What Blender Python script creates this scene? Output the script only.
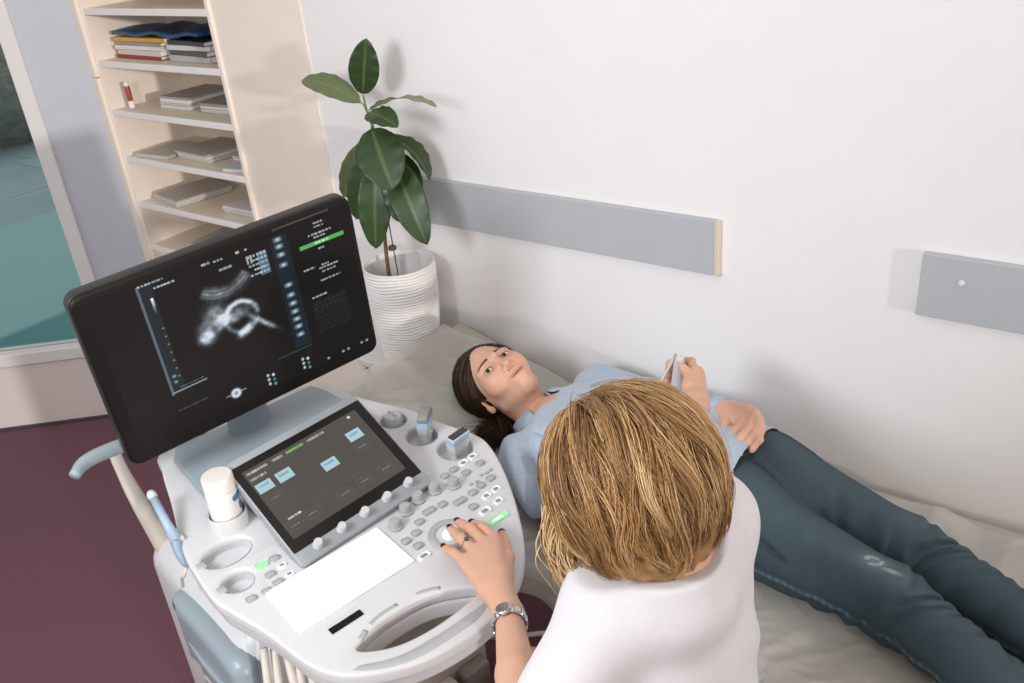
import bpy, bmesh, math, random
import numpy as np
from mathutils import Vector, Matrix

for o in list(bpy.data.objects): bpy.data.objects.remove(o)
S = bpy.context.scene
COL = S.collection
random.seed(7); RNG = np.random.default_rng(7)

# ------------------------------------------------------------------ camera
CAMZ = 1.9
def cam_matrix(pitch, roll, yaw):
    p, r, y = (math.radians(a) for a in (pitch, roll, yaw))
    h = Vector((-math.sin(y), math.cos(y), 0)); rt = Vector((math.cos(y), math.sin(y), 0)); up = Vector((0, 0, 1))
    f = h*math.cos(p) - up*math.sin(p); u = up*math.cos(p) + h*math.sin(p)
    r2 = rt*math.cos(r) + u*math.sin(r); u2 = u*math.cos(r) - rt*math.sin(r)
    m = Matrix((r2, u2, -f)).transposed().to_4x4(); m.translation = Vector((0, 0, CAMZ))
    return m
cd = bpy.data.cameras.new('camera'); cam = bpy.data.objects.new('camera', cd); COL.objects.link(cam)
cam.matrix_world = cam_matrix(27.2, -5.72, 39.5)
cd.sensor_fit = 'HORIZONTAL'; cd.sensor_width = 36; cd.lens = 36*900/1024; cd.clip_start = 0.02
S.camera = cam

# ------------------------------------------------------------------ world, lights, exposure
w = bpy.data.worlds.new('world'); S.world = w; w.use_nodes = True
bg = w.node_tree.nodes['Background']; bg.inputs[0].default_value = (1.0, 0.955, 0.925, 1); bg.inputs[1].default_value = 0.55
S.view_settings.view_transform = 'Standard'; S.view_settings.look = 'None'
S.view_settings.exposure = 0.10; S.view_settings.gamma = 1.0; S.view_settings.use_curve_mapping = False
def area(name, loc, target, sx, sy, power, col):
    l = bpy.data.lights.new(name, 'AREA'); l.shape = 'RECTANGLE'; l.size = sx; l.size_y = sy; l.energy = power; l.color = col
    o = bpy.data.objects.new(name, l); COL.objects.link(o); o.location = loc
    o.rotation_euler = (Vector(target)-Vector(loc)).to_track_quat('-Z', 'Y').to_euler()
    return o
area('daylight_behind', (-1.12, -0.55, 2.0), (-1.0, 1.6, 0.95), 0.55, 0.5, 23, (0.91, 0.96, 1.0))
sun = bpy.data.lights.new('low_sun', 'SUN'); sun.energy = 1.1; sun.angle = math.radians(2.0); sun.color = (1.0, .93, .86)
so = bpy.data.objects.new('low_sun', sun); COL.objects.link(so); so.rotation_euler = Vector((-.955, .280, -.085)).to_track_quat('-Z', 'Y').to_euler()
area('ceiling_panel', (-0.6, 0.2, 2.9), (-0.7, 0.6, 0), 2.4, 1.6, 8, (1.0, 0.97, 0.94))

# ------------------------------------------------------------------ helpers
def lin(c):
    if isinstance(c, str): c = [int(c[i:i+2], 16)/255 for i in (0, 2, 4)]
    return tuple(v/12.92 if v <= .04045 else ((v+.055)/1.055)**2.4 for v in c)
def mat(name, col, rough=.5, var=.06, scale=40, bump=0., metal=0., spec=.5, sheen=0., sss=0., bscale=None, emit=0, stretch=None):
    m = bpy.data.materials.new(name); m.use_nodes = True; nt = m.node_tree; b = nt.nodes['Principled BSDF']
    c = lin(col)
    b.inputs['Roughness'].default_value = rough; b.inputs['Metallic'].default_value = metal
    b.inputs['Specular IOR Level'].default_value = spec
    if sheen: b.inputs['Sheen Weight'].default_value = sheen
    if sss:
        b.inputs['Subsurface Weight'].default_value = sss; b.inputs['Subsurface Radius'].default_value = (.012, .005, .003); b.inputs['Subsurface Scale'].default_value = 1
    tc = nt.nodes.new('ShaderNodeTexCoord'); n = nt.nodes.new('ShaderNodeTexNoise'); n.inputs['Scale'].default_value = scale; n.inputs['Detail'].default_value = 4
    src = tc.outputs['Object']
    if stretch:
        mp = nt.nodes.new('ShaderNodeMapping'); mp.inputs['Scale'].default_value = stretch; nt.links.new(src, mp.inputs[0]); src = mp.outputs[0]
    nt.links.new(src, n.inputs['Vector'])
    r = nt.nodes.new('ShaderNodeValToRGB'); e = r.color_ramp.elements
    e[0].position = .3; e[1].position = .7
    e[0].color = (*[v*(1-var) for v in c], 1); e[1].color = (*[min(1, v*(1+var)) for v in c], 1)
    nt.links.new(n.outputs['Fac'], r.inputs[0]); nt.links.new(r.outputs[0], b.inputs['Base Color'])
    if bump:
        n2 = nt.nodes.new('ShaderNodeTexNoise'); n2.inputs['Scale'].default_value = bscale or scale*2; n2.inputs['Detail'].default_value = 5
        nt.links.new(src, n2.inputs['Vector'])
        bp = nt.nodes.new('ShaderNodeBump'); bp.inputs['Strength'].default_value = bump; bp.inputs['Distance'].default_value = .01
        nt.links.new(n2.outputs['Fac'], bp.inputs['Height']); nt.links.new(bp.outputs[0], b.inputs['Normal'])
    if emit:
        nt.links.new(r.outputs[0], b.inputs['Emission Color']); b.inputs['Emission Strength'].default_value = emit
    return m
def attr_mat(name, rough=.5, emit=0., sss=0., spec=.5, bump=0., bscale=300, coat=0.):
    m = bpy.data.materials.new(name); m.use_nodes = True; nt = m.node_tree; b = nt.nodes['Principled BSDF']
    a = nt.nodes.new('ShaderNodeVertexColor'); a.layer_name = 'Col'
    b.inputs['Roughness'].default_value = rough; b.inputs['Specular IOR Level'].default_value = spec; b.inputs['Coat Weight'].default_value = coat
    b.inputs['Coat Roughness'].default_value = .08
    if emit:
        b.inputs['Base Color'].default_value = (.012, .011, .011, 1)
        nt.links.new(a.outputs[0], b.inputs['Emission Color']); b.inputs['Emission Strength'].default_value = emit
    else: nt.links.new(a.outputs[0], b.inputs['Base Color'])
    if sss:
        b.inputs['Subsurface Weight'].default_value = sss; b.inputs['Subsurface Radius'].default_value = (.014, .005, .003); b.inputs['Subsurface Scale'].default_value = 1
    if bump:
        n2 = nt.nodes.new('ShaderNodeTexNoise'); n2.inputs['Scale'].default_value = bscale; n2.inputs['Detail'].default_value = 4
        tc = nt.nodes.new('ShaderNodeTexCoord'); nt.links.new(tc.outputs['Object'], n2.inputs['Vector'])
        bp = nt.nodes.new('ShaderNodeBump'); bp.inputs['Strength'].default_value = bump; bp.inputs['Distance'].default_value = .01
        nt.links.new(n2.outputs['Fac'], bp.inputs['Height']); nt.links.new(bp.outputs[0], b.inputs['Normal'])
    return m
def hair_mat(name, stops, rough=.38):
    m = bpy.data.materials.new(name); m.use_nodes = True; nt = m.node_tree; b = nt.nodes['Principled BSDF']
    g = nt.nodes.new('ShaderNodeNewGeometry'); r = nt.nodes.new('ShaderNodeValToRGB')
    els = r.color_ramp.elements
    while len(els) < len(stops): els.new(.5)
    for e, (p, c) in zip(els, stops): e.position = p; e.color = (*lin(c), 1)
    nt.links.new(g.outputs['Random Per Island'], r.inputs[0]); nt.links.new(r.outputs[0], b.inputs['Base Color'])
    b.inputs['Roughness'].default_value = rough; b.inputs['Specular IOR Level'].default_value = .45
    return m

def tagp(o, label=None, cat=None, group=None, kind=None):
    for k, v in (('label', label), ('category', cat), ('group', group), ('kind', kind)):
        if v: o[k] = v
    return o
def thing(name, label, cat, loc=(0, 0, 0), rz=0, group=None):
    o = bpy.data.objects.new(name, None); COL.objects.link(o); o.location = loc; o.rotation_euler = (0, 0, rz); o.empty_display_size = .05
    return tagp(o, label, cat, group)
def wmat(o):
    m = Matrix.LocRotScale(o.location, o.rotation_euler, None)
    return wmat(o.parent) @ m if o.parent else m
def link(name, me, m=None, parent=None, smooth=True, world=False):
    """world=True: mesh was built in world coordinates and is moved into the parent's frame"""
    if world and parent is not None: me.transform(wmat(parent).inverted())
    if m is not None: me.materials.append(m)
    if smooth: me.polygons.foreach_set('use_smooth', [True]*len(me.polygons))
    o = bpy.data.objects.new(name, me); COL.objects.link(o)
    if parent is not None: o.parent = parent
    return o
def vf(verts, faces, name='m', cols=None):
    me = bpy.data.meshes.new(name); me.from_pydata([tuple(map(float, v)) for v in verts], [], [tuple(map(int, f)) for f in faces]); me.update()
    if cols is not None:
        a = me.color_attributes.new('Col', 'FLOAT_COLOR', 'POINT')
        c = np.ones((len(verts), 4), np.float32); c[:, :3] = cols; a.data.foreach_set('color', c.ravel())
    return me
def bm2me(bm, sharp=35):
    me = bpy.data.meshes.new('m')
    for e in bm.edges:
        if len(e.link_faces) == 2 and e.calc_face_angle(0) > math.radians(sharp): e.smooth = False
    bm.to_mesh(me); bm.free(); return me
def box(x0, x1, y0, y1, z0, z1, bev=.004, seg=2, M=None):
    bm = bmesh.new(); bmesh.ops.create_cube(bm, size=1)
    bmesh.ops.scale(bm, vec=(x1-x0, y1-y0, z1-z0), verts=bm.verts); bmesh.ops.translate(bm, vec=((x0+x1)/2, (y0+y1)/2, (z0+z1)/2), verts=bm.verts)
    if bev: bmesh.ops.bevel(bm, geom=bm.edges[:], offset=bev, segments=seg, affect='EDGES', profile=.5)
    if M is not None: bm.transform(M)
    return bm2me(bm, 50 if bev else 30)
def merge(*ms):
    bm = bmesh.new()
    for m in ms: bm.from_mesh(m); bpy.data.meshes.remove(m)
    me = bpy.data.meshes.new('m'); bm.to_mesh(me); bm.free(); return me
def lathe(prof, n=32, M=None, cap=True):
    v = []; f = []
    for r, z in prof:
        for i in range(n):
            a = 2*math.pi*i/n; v.append((r*math.cos(a), r*math.sin(a), z))
    for k in range(len(prof)-1):
        for i in range(n):
            j = (i+1) % n; f.append((k*n+i, k*n+j, (k+1)*n+j, (k+1)*n+i))
    if cap:
        f.append(tuple(reversed(range(n)))); f.append(tuple((len(prof)-1)*n+i for i in range(n)))
    bm = bmesh.new(); me = vf(v, f); bm.from_mesh(me); bpy.data.meshes.remove(me)
    if M is not None: bm.transform(M)
    return bm2me(bm, 40)
def catmull(pts, n=8, closed=False):
    P = [np.array(p, float) for p in pts]; out = []; N = len(P)
    for i in range(N if closed else N-1):
        p0 = P[(i-1) % N] if closed or i > 0 else 2*P[0]-P[1]
        p1 = P[i]; p2 = P[(i+1) % N]; p3 = P[(i+2) % N] if closed or i+2 < N else 2*P[-1]-P[-2]
        for k in range(n):
            t = k/n; out.append(.5*((2*p1)+(-p0+p2)*t+(2*p0-5*p1+4*p2-p3)*t*t+(-p0+3*p1-3*p2+p3)*t**3))
    if not closed: out.append(P[-1])
    return out
def tube(pts, rad, n=8, flat=None, cap=True, up=(0, 0, 1)):
    """tube along pts; rad float or list; flat=(a,b) scales of the cross-section along side / normal"""
    P = [Vector(p) for p in pts]; N = len(P); v = []; f = []
    rads = [rad]*N if isinstance(rad, (int, float)) else list(np.interp(np.linspace(0, 1, N), np.linspace(0, 1, len(rad)), rad))
    side = None
    for i in range(N):
        t = (P[min(i+1, N-1)]-P[max(i-1, 0)]).normalized()
        if side is None:
            side = t.cross(Vector(up))
            if side.length < 1e-4: side = t.cross(Vector((1, 0, 0)))
        side = (side - t*side.dot(t)).normalized(); nr = side.cross(t)
        a, b = flat or (1, 1)
        for k in range(n):
            q = 2*math.pi*k/n; v.append(P[i] + (side*math.cos(q)*a + nr*math.sin(q)*b)*rads[i])
    for i in range(N-1):
        for k in range(n):
            j = (k+1) % n; f.append((i*n+k, i*n+j, (i+1)*n+j, (i+1)*n+k))
    if cap: f.append(tuple(reversed(range(n)))); f.append(tuple((N-1)*n+k for k in range(n)))
    return vf(v, f)
def curve_solid(outlines, z0, z1, bev=.004, res=2):
    cu = bpy.data.curves.new('c', 'CURVE'); cu.dimensions = '2D'; cu.fill_mode = 'BOTH'
    cu.extrude = (z1-z0)/2 - bev; cu.bevel_depth = bev; cu.bevel_resolution = res; cu.offset = -bev
    for ol in outlines:
        sp = cu.splines.new('POLY'); sp.points.add(len(ol)-1); sp.use_cyclic_u = True
        for p, q in zip(sp.points, ol): p.co = (q[0], q[1], 0, 1)
    o = bpy.data.objects.new('c', cu); COL.objects.link(o); bpy.context.view_layer.update()
    me = bpy.data.meshes.new_from_object(o.evaluated_get(bpy.context.evaluated_depsgraph_get()))
    bpy.data.objects.remove(o); bpy.data.curves.remove(cu)
    me.transform(Matrix.Translation((0, 0, (z0+z1)/2)))
    bm = bmesh.new(); bm.from_mesh(me); bpy.data.meshes.remove(me); bmesh.ops.remove_doubles(bm, verts=bm.verts, dist=1e-5)
    return bm2me(bm, 40)
def circ(cx, cy, r, n=24, ry=None): return [(cx+r*math.cos(2*math.pi*i/n), cy+(ry or r)*math.sin(2*math.pi*i/n)) for i in range(n)]
def frame(o, x, y, z): return Matrix(((x[0], y[0], z[0], o[0]), (x[1], y[1], z[1], o[1]), (x[2], y[2], z[2], o[2]), (0, 0, 0, 1)))

# ---- implicit surfaces on a grid (smooth unions of ellipsoids and tapered capsules), meshed with surface nets
class Grid:
    def __init__(s, lo, hi, h):
        s.lo = np.array(lo, np.float32); s.h = h
        n = np.ceil((np.array(hi)-np.array(lo))/h).astype(int)+1; s.n = n
        ax = [s.lo[i]+h*np.arange(n[i], dtype=np.float32) for i in range(3)]
        s.P = np.stack(np.meshgrid(*ax, indexing='ij'), -1).astype(np.float32)
def sell(P, c, r, R=None):
    q = P-np.array(c, np.float32)
    if R is not None: q = q @ np.array(R, np.float32)
    r = np.array(r, np.float32); k0 = np.sqrt(((q/r)**2).sum(-1)); k1 = np.sqrt(((q/(r*r))**2).sum(-1))+1e-9
    return k0*(k0-1)/k1
def scap(P, a, b, ra, rb=None, fl=None):
    rb = ra if rb is None else rb; a = np.array(a, np.float32); b = np.array(b, np.float32); d = b-a
    t = np.clip(((P-a)@d)/max(float(d@d), 1e-12), 0, 1)
    return np.sqrt(((P-a-t[..., None]*d)**2).sum(-1)) - (ra+(rb-ra)*t)
def smin(a, b, k):
    h = np.maximum(k-np.abs(a-b), 0)/k; return np.minimum(a, b)-h*h*k*.25
def smax(a, b, k): return -smin(-a, -b, k)
def nets(g, F):
    n = np.array(F.shape); sg = F < 0
    cm = np.zeros(n-1, np.int8)
    for dx in (0, 1):
        for dy in (0, 1):
            for dz in (0, 1): cm += sg[dx:n[0]-1+dx, dy:n[1]-1+dy, dz:n[2]-1+dz]
    act = (cm > 0) & (cm < 8); idx = np.argwhere(act); vid = np.full(n-1, -1, np.int64); vid[act] = np.arange(len(idx))
    acc = np.zeros((len(idx), 3)); cnt = np.zeros(len(idx))
    for ax in range(3):
        o1, o2 = [a for a in range(3) if a != ax]
        for u in (0, 1):
            for v in (0, 1):
                p = np.zeros(3, int); p[o1] = u; p[o2] = v; q = p.copy(); q[ax] = 1
                A = F[tuple((idx+p).T)]; B = F[tuple((idx+q).T)]; m = (A < 0) != (B < 0)
                t = np.where(m, A/np.where(m, A-B, 1), 0); pos = np.tile(p.astype(float), (len(idx), 1)); pos[:, ax] = t
                acc += pos*m[:, None]; cnt += m
    V = (idx+acc/np.maximum(cnt, 1)[:, None])*g.h+g.lo
    faces = []
    for ax in range(3):
        o1, o2 = (ax+1) % 3, (ax+2) % 3
        s0 = [slice(None)]*3; s1 = [slice(None)]*3; s0[ax] = slice(0, -1); s1[ax] = slice(1, None)
        ch = sg[tuple(s0)] != sg[tuple(s1)]; e = np.argwhere(ch)
        e = e[(e[:, o1] > 0) & (e[:, o2] > 0) & (e[:, o1] < n[o1]-1) & (e[:, o2] < n[o2]-1)]
        ins = sg[tuple(e.T)]
        def cell(a, b):
            c = e.copy(); c[:, o1] -= a; c[:, o2] -= b; return vid[tuple(c.T)]
        q = np.stack([cell(1, 1), cell(0, 1), cell(0, 0), cell(1, 0)], 1); q[~ins] = q[~ins][:, ::-1]; faces.append(q)
    return V, np.concatenate(faces)
def net_mesh(V, Fc, cols=None):
    me = bpy.data.meshes.new('m'); me.vertices.add(len(V)); me.vertices.foreach_set('co', np.ascontiguousarray(V, np.float32).ravel())
    me.loops.add(len(Fc)*4); me.loops.foreach_set('vertex_index', np.ascontiguousarray(Fc, np.int32).ravel())
    me.polygons.add(len(Fc)); me.polygons.foreach_set('loop_start', np.arange(0, len(Fc)*4, 4, dtype=np.int32))
    me.update(calc_edges=True); me.validate()
    if cols is not None:
        a = me.color_attributes.new('Col', 'FLOAT_COLOR', 'POINT'); c = np.ones((len(V), 4), np.float32); c[:, :3] = cols; a.data.foreach_set('color', c.ravel())
    return me
def join_nets(parts):
    V = []; Fs = []; Cs = []; off = 0
    for v, f, c in parts: V.append(v); Fs.append(f+off); Cs.append(np.broadcast_to(c, v.shape)); off += len(v)
    return net_mesh(np.concatenate(V), np.concatenate(Fs), np.concatenate(Cs))
def vnoise(P, s, seed=0):
    """cheap smooth value noise from summed sines, -1..1"""
    r = np.random.default_rng(seed); out = 0
    for k in range(5):
        d = r.normal(size=3); d /= np.linalg.norm(d); out = out + np.sin((P@d.astype(np.float32))*s*(.7+.6*r.random())*6.28+r.random()*6.28)
    return out/5
def strands(guides, name, m, parent, rad=.0008, nseg=None, sides=3, cols=None):
    """guides: array (N, K, 3) -> one mesh of thin tapered tubes"""
    G = np.array(guides); N, K, _ = G.shape
    T = np.gradient(G, axis=1); T /= np.linalg.norm(T, axis=-1, keepdims=True)+1e-9
    A = np.cross(T, np.array([.3, .2, .93])); A /= np.linalg.norm(A, axis=-1, keepdims=True)+1e-9; B = np.cross(T, A)
    prof = np.interp(np.linspace(0, 1, K), [0, .15, .7, 1], [.7, 1, .9, .15])*rad
    if np.ndim(rad) == 0: pass
    V = np.zeros((N, K, sides, 3))
    for k in range(sides):
        q = 2*math.pi*k/sides; V[:, :, k] = G+(A*math.cos(q)+B*math.sin(q))*prof[None, :, None]
    idx = np.arange(N*K*sides).reshape(N, K, sides); F = []
    for k in range(sides):
        j = (k+1) % sides; F.append(np.stack([idx[:, :-1, k], idx[:, :-1, j], idx[:, 1:, j], idx[:, 1:, k]], -1).reshape(-1, 4))
    cc = None if cols is None else np.broadcast_to(np.asarray(cols)[:, :, None, :], (N, K, sides, 3)).reshape(-1, 3)
    return tagp(link(name, net_mesh(V.reshape(-1, 3), np.concatenate(F), cc), m, parent, world=True), kind='stuff')
# ------------------------------------------------------------------ materials of the room
M = {}
M['wall'] = mat('wall_paint', 'efecec', .7, .012, 6, .03, bscale=160)
M['wall_low'] = mat('pink_white_panel', 'dfd5d1', .6, .015, 5)
M['grey_panel'] = mat('blue_grey_panel', 'c3c7d1', .6, .02, 6)
M['frame'] = mat('white_frame', 'e2e0e0', .45, .02, 10)
M['cream'] = mat('cream_laminate', 'f3e6da', .5, .02, 12)
M['cream_in'] = mat('cream_shelf_board', 'e6d9c8', .5, .03, 14, stretch=(1, 4, 1))
M['edge'] = mat('shelf_edge_band', 'eeeae6', .45, .02, 12)
M['rail'] = mat('grey_rail', 'b6b9be', .5, .02, 9)
M['rail_end'] = mat('beige_edge_band', 'd8c8b8', .5, .03, 20)
M['dark_gap'] = mat('dark_gap', '8b8078', .8, .1, 20)
def carpet():
    m = mat('purple_carpet', '7c5763', .95, .22, 260, .5, bscale=500, spec=.15); return m
M['carpet'] = carpet()

def struct(name, me, m, parent=None, smooth=False):
    o = link(name, me, m, parent, smooth)
    if parent is None: o['kind'] = 'structure'
    return o
WY = 1.75
struct('floor', curve_solid([[(-3.30, 1.75), (-5.60, -.405), (-5.60, -2.4), (2.6, -2.4), (2.6, 1.75)]], -.05, 0, .0), M['carpet'])
struct('wall_right', box(-2.486, 2.6, WY, WY+.12, 0, 2.75, 0), M['wall'])
# the slanted window wall on the left: runs from the cabinet corner towards the viewer's left
ua = Vector((-.730, -.684, 0)); na = Vector((.684, -.730, 0))       # along the wall, into the room
AF = frame((-3.235, 1.735, 0), ua, -na, (0, 0, 1))                  # local x along the wall, y outward
def abox(x0, x1, y0, y1, z0, z1, b=0.): return box(x0, x1, y0, y1, z0, z1, b, 1, AF)
wl = struct('wall_left', abox(.25, 3.2, 0, .10, 0, .30), M['wall_low'])
struct('wall_left_upper', abox(.28, 3.2, 0, .10, 2.35, 2.75), M['wall'])
struct('wall_left_pier', merge(abox(.0, .235, .01, .09, 0, 2.75)), M['grey_panel'])
struct('baseboard_left', abox(.25, 3.2, -.012, 0, 0, .012), mat('dark_skirting', '4b414d', .5))
wf = struct('window_1', merge(abox(.235, .292, -.012, .07, .0, 2.35, .003), abox(1.42, 1.48, -.012, .07, .3, 2.35, .003), abox(.292, 3.2, -.012, .07, 2.29, 2.35, .003)), M['frame'])
struct('window_sill', abox(.292, 3.2, -.018, .07, .298, .352, .004), M['frame'], wf)
def glass():
    m = bpy.data.materials.new('tinted_glass'); m.use_nodes = True; nt = m.node_tree; nt.nodes.clear()
    out = nt.nodes.new('ShaderNodeOutputMaterial'); mx = nt.nodes.new('ShaderNodeMixShader'); t = nt.nodes.new('ShaderNodeBsdfTransparent'); g = nt.nodes.new('ShaderNodeBsdfGlossy')
    t.inputs[0].default_value = (.94, .98, .98, 1); g.inputs['Roughness'].default_value = .03; fr = nt.nodes.new('ShaderNodeFresnel'); fr.inputs[0].default_value = 1.45
    nt.links.new(fr.outputs[0], mx.inputs[0]); nt.links.new(t.outputs[0], mx.inputs[1]); nt.links.new(g.outputs[0], mx.inputs[2]); nt.links.new(mx.outputs[0], out.inputs[0]); return m
M['glass'] = glass()
for a, b in ((.292, 1.42), (1.48, 3.2)):
    struct('pane', abox(a, b, .03, .036, .352, 2.29), M['glass'], wf)
# outside: paved yard, darker kerb and a low hedge
M['yard'] = mat('teal_paving', '92b0b8', .5, .10, .8)
M['yard2'] = mat('wet_teal_paving', '7db9bd', .35, .06, 1.2)
M['hedge'] = mat('hedge_leaf', '55625a', .8, .5, 9)
yard = struct('ground_outside', box(-30, -3.0, -8, 22, -.25, -.15, 0), M['yard'])
bm = bmesh.new()
tag_me = None
tile = box(-.59, .59, -.59, .59, -.15, -.142, .004, 1)
n = 0
for i in range(9):
    for j in range(7):
        o = link('paving_slab', tile, None if n else M['yard'], yard, False); n += 1
        o.location = (-5.0-i*1.2, .4+j*1.2+i*.15, 0)
k = link('terrace_step', box(-6.3, -4.5, -1.5, 4.2, -.14, .12, .01), M['yard2'], None, False); k['kind'] = 'structure'
def bushmesh(seed, r):
    g = np.random.default_rng(seed); bm = bmesh.new(); bmesh.ops.create_icosphere(bm, subdivisions=4, radius=1)
    for v in bm.verts:
        p = np.array(v.co); nn = float(vnoise(p[None].astype(np.float32), .9, seed)[0]*.16+vnoise(p[None].astype(np.float32), 3.2, seed+1)[0]*.08); v.co = v.co*(1+nn)
        v.co.x *= r[0]; v.co.y *= r[1]; v.co.z *= r[2]
    return bm2me(bm, 180)
for i, (x, y, r, lab) in enumerate([(-10.6, 4.9, (.9, 1.5, .55), 'low dark hedge beyond the paved yard outside the window'), (-15.5, 7.4, (1.2, 1.9, .8), 'farther dark shrub at the top left outside the window')]):
    o = link('hedge', bushmesh(i+3, r), M['hedge']); o.location = (x, y, -.15+r[2]*.7); o.rotation_euler = (0, 0, .5); tagp(o, lab, 'shrub')

# ------------------------------------------------------------------ built-in cupboard with open shelves
SX0, SX1 = -3.215, -2.505
cab = thing('shelf_cabinet', 'tall cream built-in cabinet with open shelves and a plain closed door', 'cabinet', (-2.86, 1.75, 0))
def cp(name, *a, m='cream', b=.002): return link(name, box(*a, b, 1), M[m], cab, False, world=True)
cp('side_panel', SX0-.02, SX0, 1.735, 2.07, 0, 2.4)
cp('side_panel', SX1, SX1+.018, 1.737, 2.07, 0, 2.4)
cp('back_panel', SX0, SX1, 2.05, 2.07, 0, 2.4, m='cream_in')
cp('door', SX1+.0, -2.08, 1.7462, 1.7497, .08, 2.4, b=.0)
cp('plinth', SX0-.06, -2.49, 1.745, 1.76, 0, .078)
for zz0, zz1 in ((.08, 1.388), (1.392, 2.4)):
    cp('stile', -3.262, -3.228, 1.722, 1.745, zz0, zz1); 
cp('groove_strip', -3.228, -3.2165, 1.7365, 1.747, .08, 2.4, m='dark_gap', b=0)  # dark-coloured strip standing in for the shaded groove beside the stile
cp('drawer_front', SX0+.002, SX1-.002, 1.737, 1.75, .085, .36)
for zt in (.38, .57, .745, .92, 1.098, 1.272, 1.447, 1.625, 1.80, 1.98):
    sh = cp('shelf', SX0, SX1, 1.752, 2.05, zt-.02, zt, m='cream_in', b=.0)
    eb = box(SX0, SX1, 1.738, 1.752, zt-.021, zt+.001, .002, 1); eb.transform(Matrix.Translation(-Vector(cab.location))); link('edge_band', eb, M['edge'], sh, False)
def cmat(name, c, r=.5, var=.05): 
    if name not in M: M[name] = mat(name, c, r, var, 60)
    return M[name]
def flatpile(name, label, cat, x0, x1, y0, y1, z0, layers, rz=0, group=None):
    """a loose pile of thin papers: each sheet bundle a child"""
    t = thing(name, label, cat, ((x0+x1)/2, (y0+y1)/2, z0), rz, group); zc = 0
    for i, (h, c) in enumerate(layers):
        j = random.uniform(-.008, .008); k = random.uniform(-.006, .006)
        link('sheet_bundle', box(-(x1-x0)/2+j, (x1-x0)/2+j, -(y1-y0)/2+k, (y1-y0)/2+k, zc, zc+h, .0008, 1), cmat('paper_'+c, c, .6), t, False); zc += h+.0002
    return t
def book(name, label, cat, x0, x1, y0, y1, z0, h, cover, rz=0, group=None):
    t = thing(name, label, cat, ((x0+x1)/2, (y0+y1)/2, z0), rz, group); a, b = (x1-x0)/2, (y1-y0)/2
    link('cover', merge(box(-a, a, -b, b, 0, .0015, .0005, 1), box(-a, a, -b, b, h-.0015, h, .0005, 1), box(-a, a, -b, -b+.002, .0015, h-.0015, .0, 1)), cmat('cover_'+cover, cover, .4), t, False)
    link('pages', box(-a+.003, a-.003, -b+.002, b-.003, .0016, h-.0016, 0), cmat('pages', 'e8e6e1', .7), t, False); return t
z = 1.4482
for i, (h, c, x0, x1, lab) in enumerate([(.012, '9c3035', -3.19, -2.905, 'thin red book at the bottom of the left shelf stack'),
        (.018, 'cfcac6', -3.175, -2.90, 'grey-white magazine lying on the red book'),
        (.014, 'e2ded8', -3.18, -2.89, 'white brochure second above the red book'),
        (.012, '9a9793', -3.17, -2.88, 'grey booklet below the orange folder'),
        (.014, 'd9a13c', -3.18, -2.87, 'orange-yellow folder below the blue folder')]):
    book('book', lab, 'book', x0, x1, 1.80, 1.99, z, h, c, rz=random.uniform(-.05, .05)); z += h+.0006
t = thing('folder', 'dark blue folder draped over the top of the shelf stack', 'folder', (-2.93, 1.90, z+.008))
g = 14; vs = []; fs = []
for i in range(g+1):
    for j in range(7):
        x = -.25+.5*i/g; y = -.10+.20*j/6; vs.append((x, y, .010+.006*math.sin(i*1.1+j*.6)+.010*(x > .1)*0))
for i in range(g):
    for j in range(6): a = i*7+j; fs.append((a, a+7, a+8, a+1))
o = link('cover', vf(vs, fs), cmat('navy', '1d4a72', .35, .15), t); md = o.modifiers.new('t', 'SOLIDIFY'); md.thickness = .012
z = 1.4482
for h, c, lab in [(.02, 'b9b7b5', 'grey magazine at the bottom of the right shelf stack'), (.016, '54524f', 'dark magazine second from the bottom of the right shelf stack'), (.016, 'd5d3d0', 'pale magazine in the middle of the right shelf stack'), (.014, '3a3937', 'black-covered magazine near the top of the right shelf stack')]:
    book('magazine', lab, 'magazine', -2.86, -2.62, 1.80, 1.98, z, h, c, rz=random.uniform(-.12, .12)); z += h+.0006
# glue stick
t = thing('glue_stick', 'red and white glue stick standing on the second shelf', 'glue stick', (-3.16, 1.79, 1.2735))
link('cap', lathe([(.010, 0), (.0105, .002), (.0105, .024), (.0095, .025)], 20), cmat('white_plastic', 'efefed', .35), t)
link('barrel', lathe([(.0095, .025), (.0098, .026), (.0098, .075), (.009, .078)], 20), cmat('red_print', 'a34a32', .4, .2), t)
link('base_ring', lathe([(.0085, .078), (.009, .079), (.009, .090), (.008, .092)], 20), M['white_plastic'], t)
flatpile('paper_stack', 'neat white paper stack at the back of the shelf beside the glue stick', 'papers', -3.03, -2.86, 1.83, 2.03, 1.2735, [(.012, 'd8d5d2'), (.010, 'c4c0bc'), (.012, 'e3e0dc'), (.006, 'a8a39e')])
flatpile('paper_stack', 'grey paper stack at the right end of the glue stick shelf', 'papers', -2.80, -2.56, 1.83, 2.03, 1.2735, [(.012, 'd0ccc9'), (.008, 'e3e0dc'), (.010, '9d9894')], .04)
flatpile('leaflet_pile', 'leaflet pile at the left end of the third shelf', 'papers', -3.17, -3.00, 1.765, 1.95, 1.0995, [(.006, 'c9c5c0'), (.004, 'd7d3ce'), (.003, 'bdb8b2')], .10)
flatpile('leaflet_pile', 'taller leaflet pile in the middle of the third shelf', 'papers', -2.97, -2.77, 1.80, 2.0, 1.0995, [(.012, 'c2bdb7'), (.010, 'd6d2cd'), (.006, 'b3ada6')], -.06)
flatpile('leaflet_pile', 'white leaflet pile at the right back of the third shelf', 'papers', -2.72, -2.53, 1.86, 2.02, 1.0995, [(.010, 'd8d6d4'), (.008, 'c3c0be')])
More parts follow.
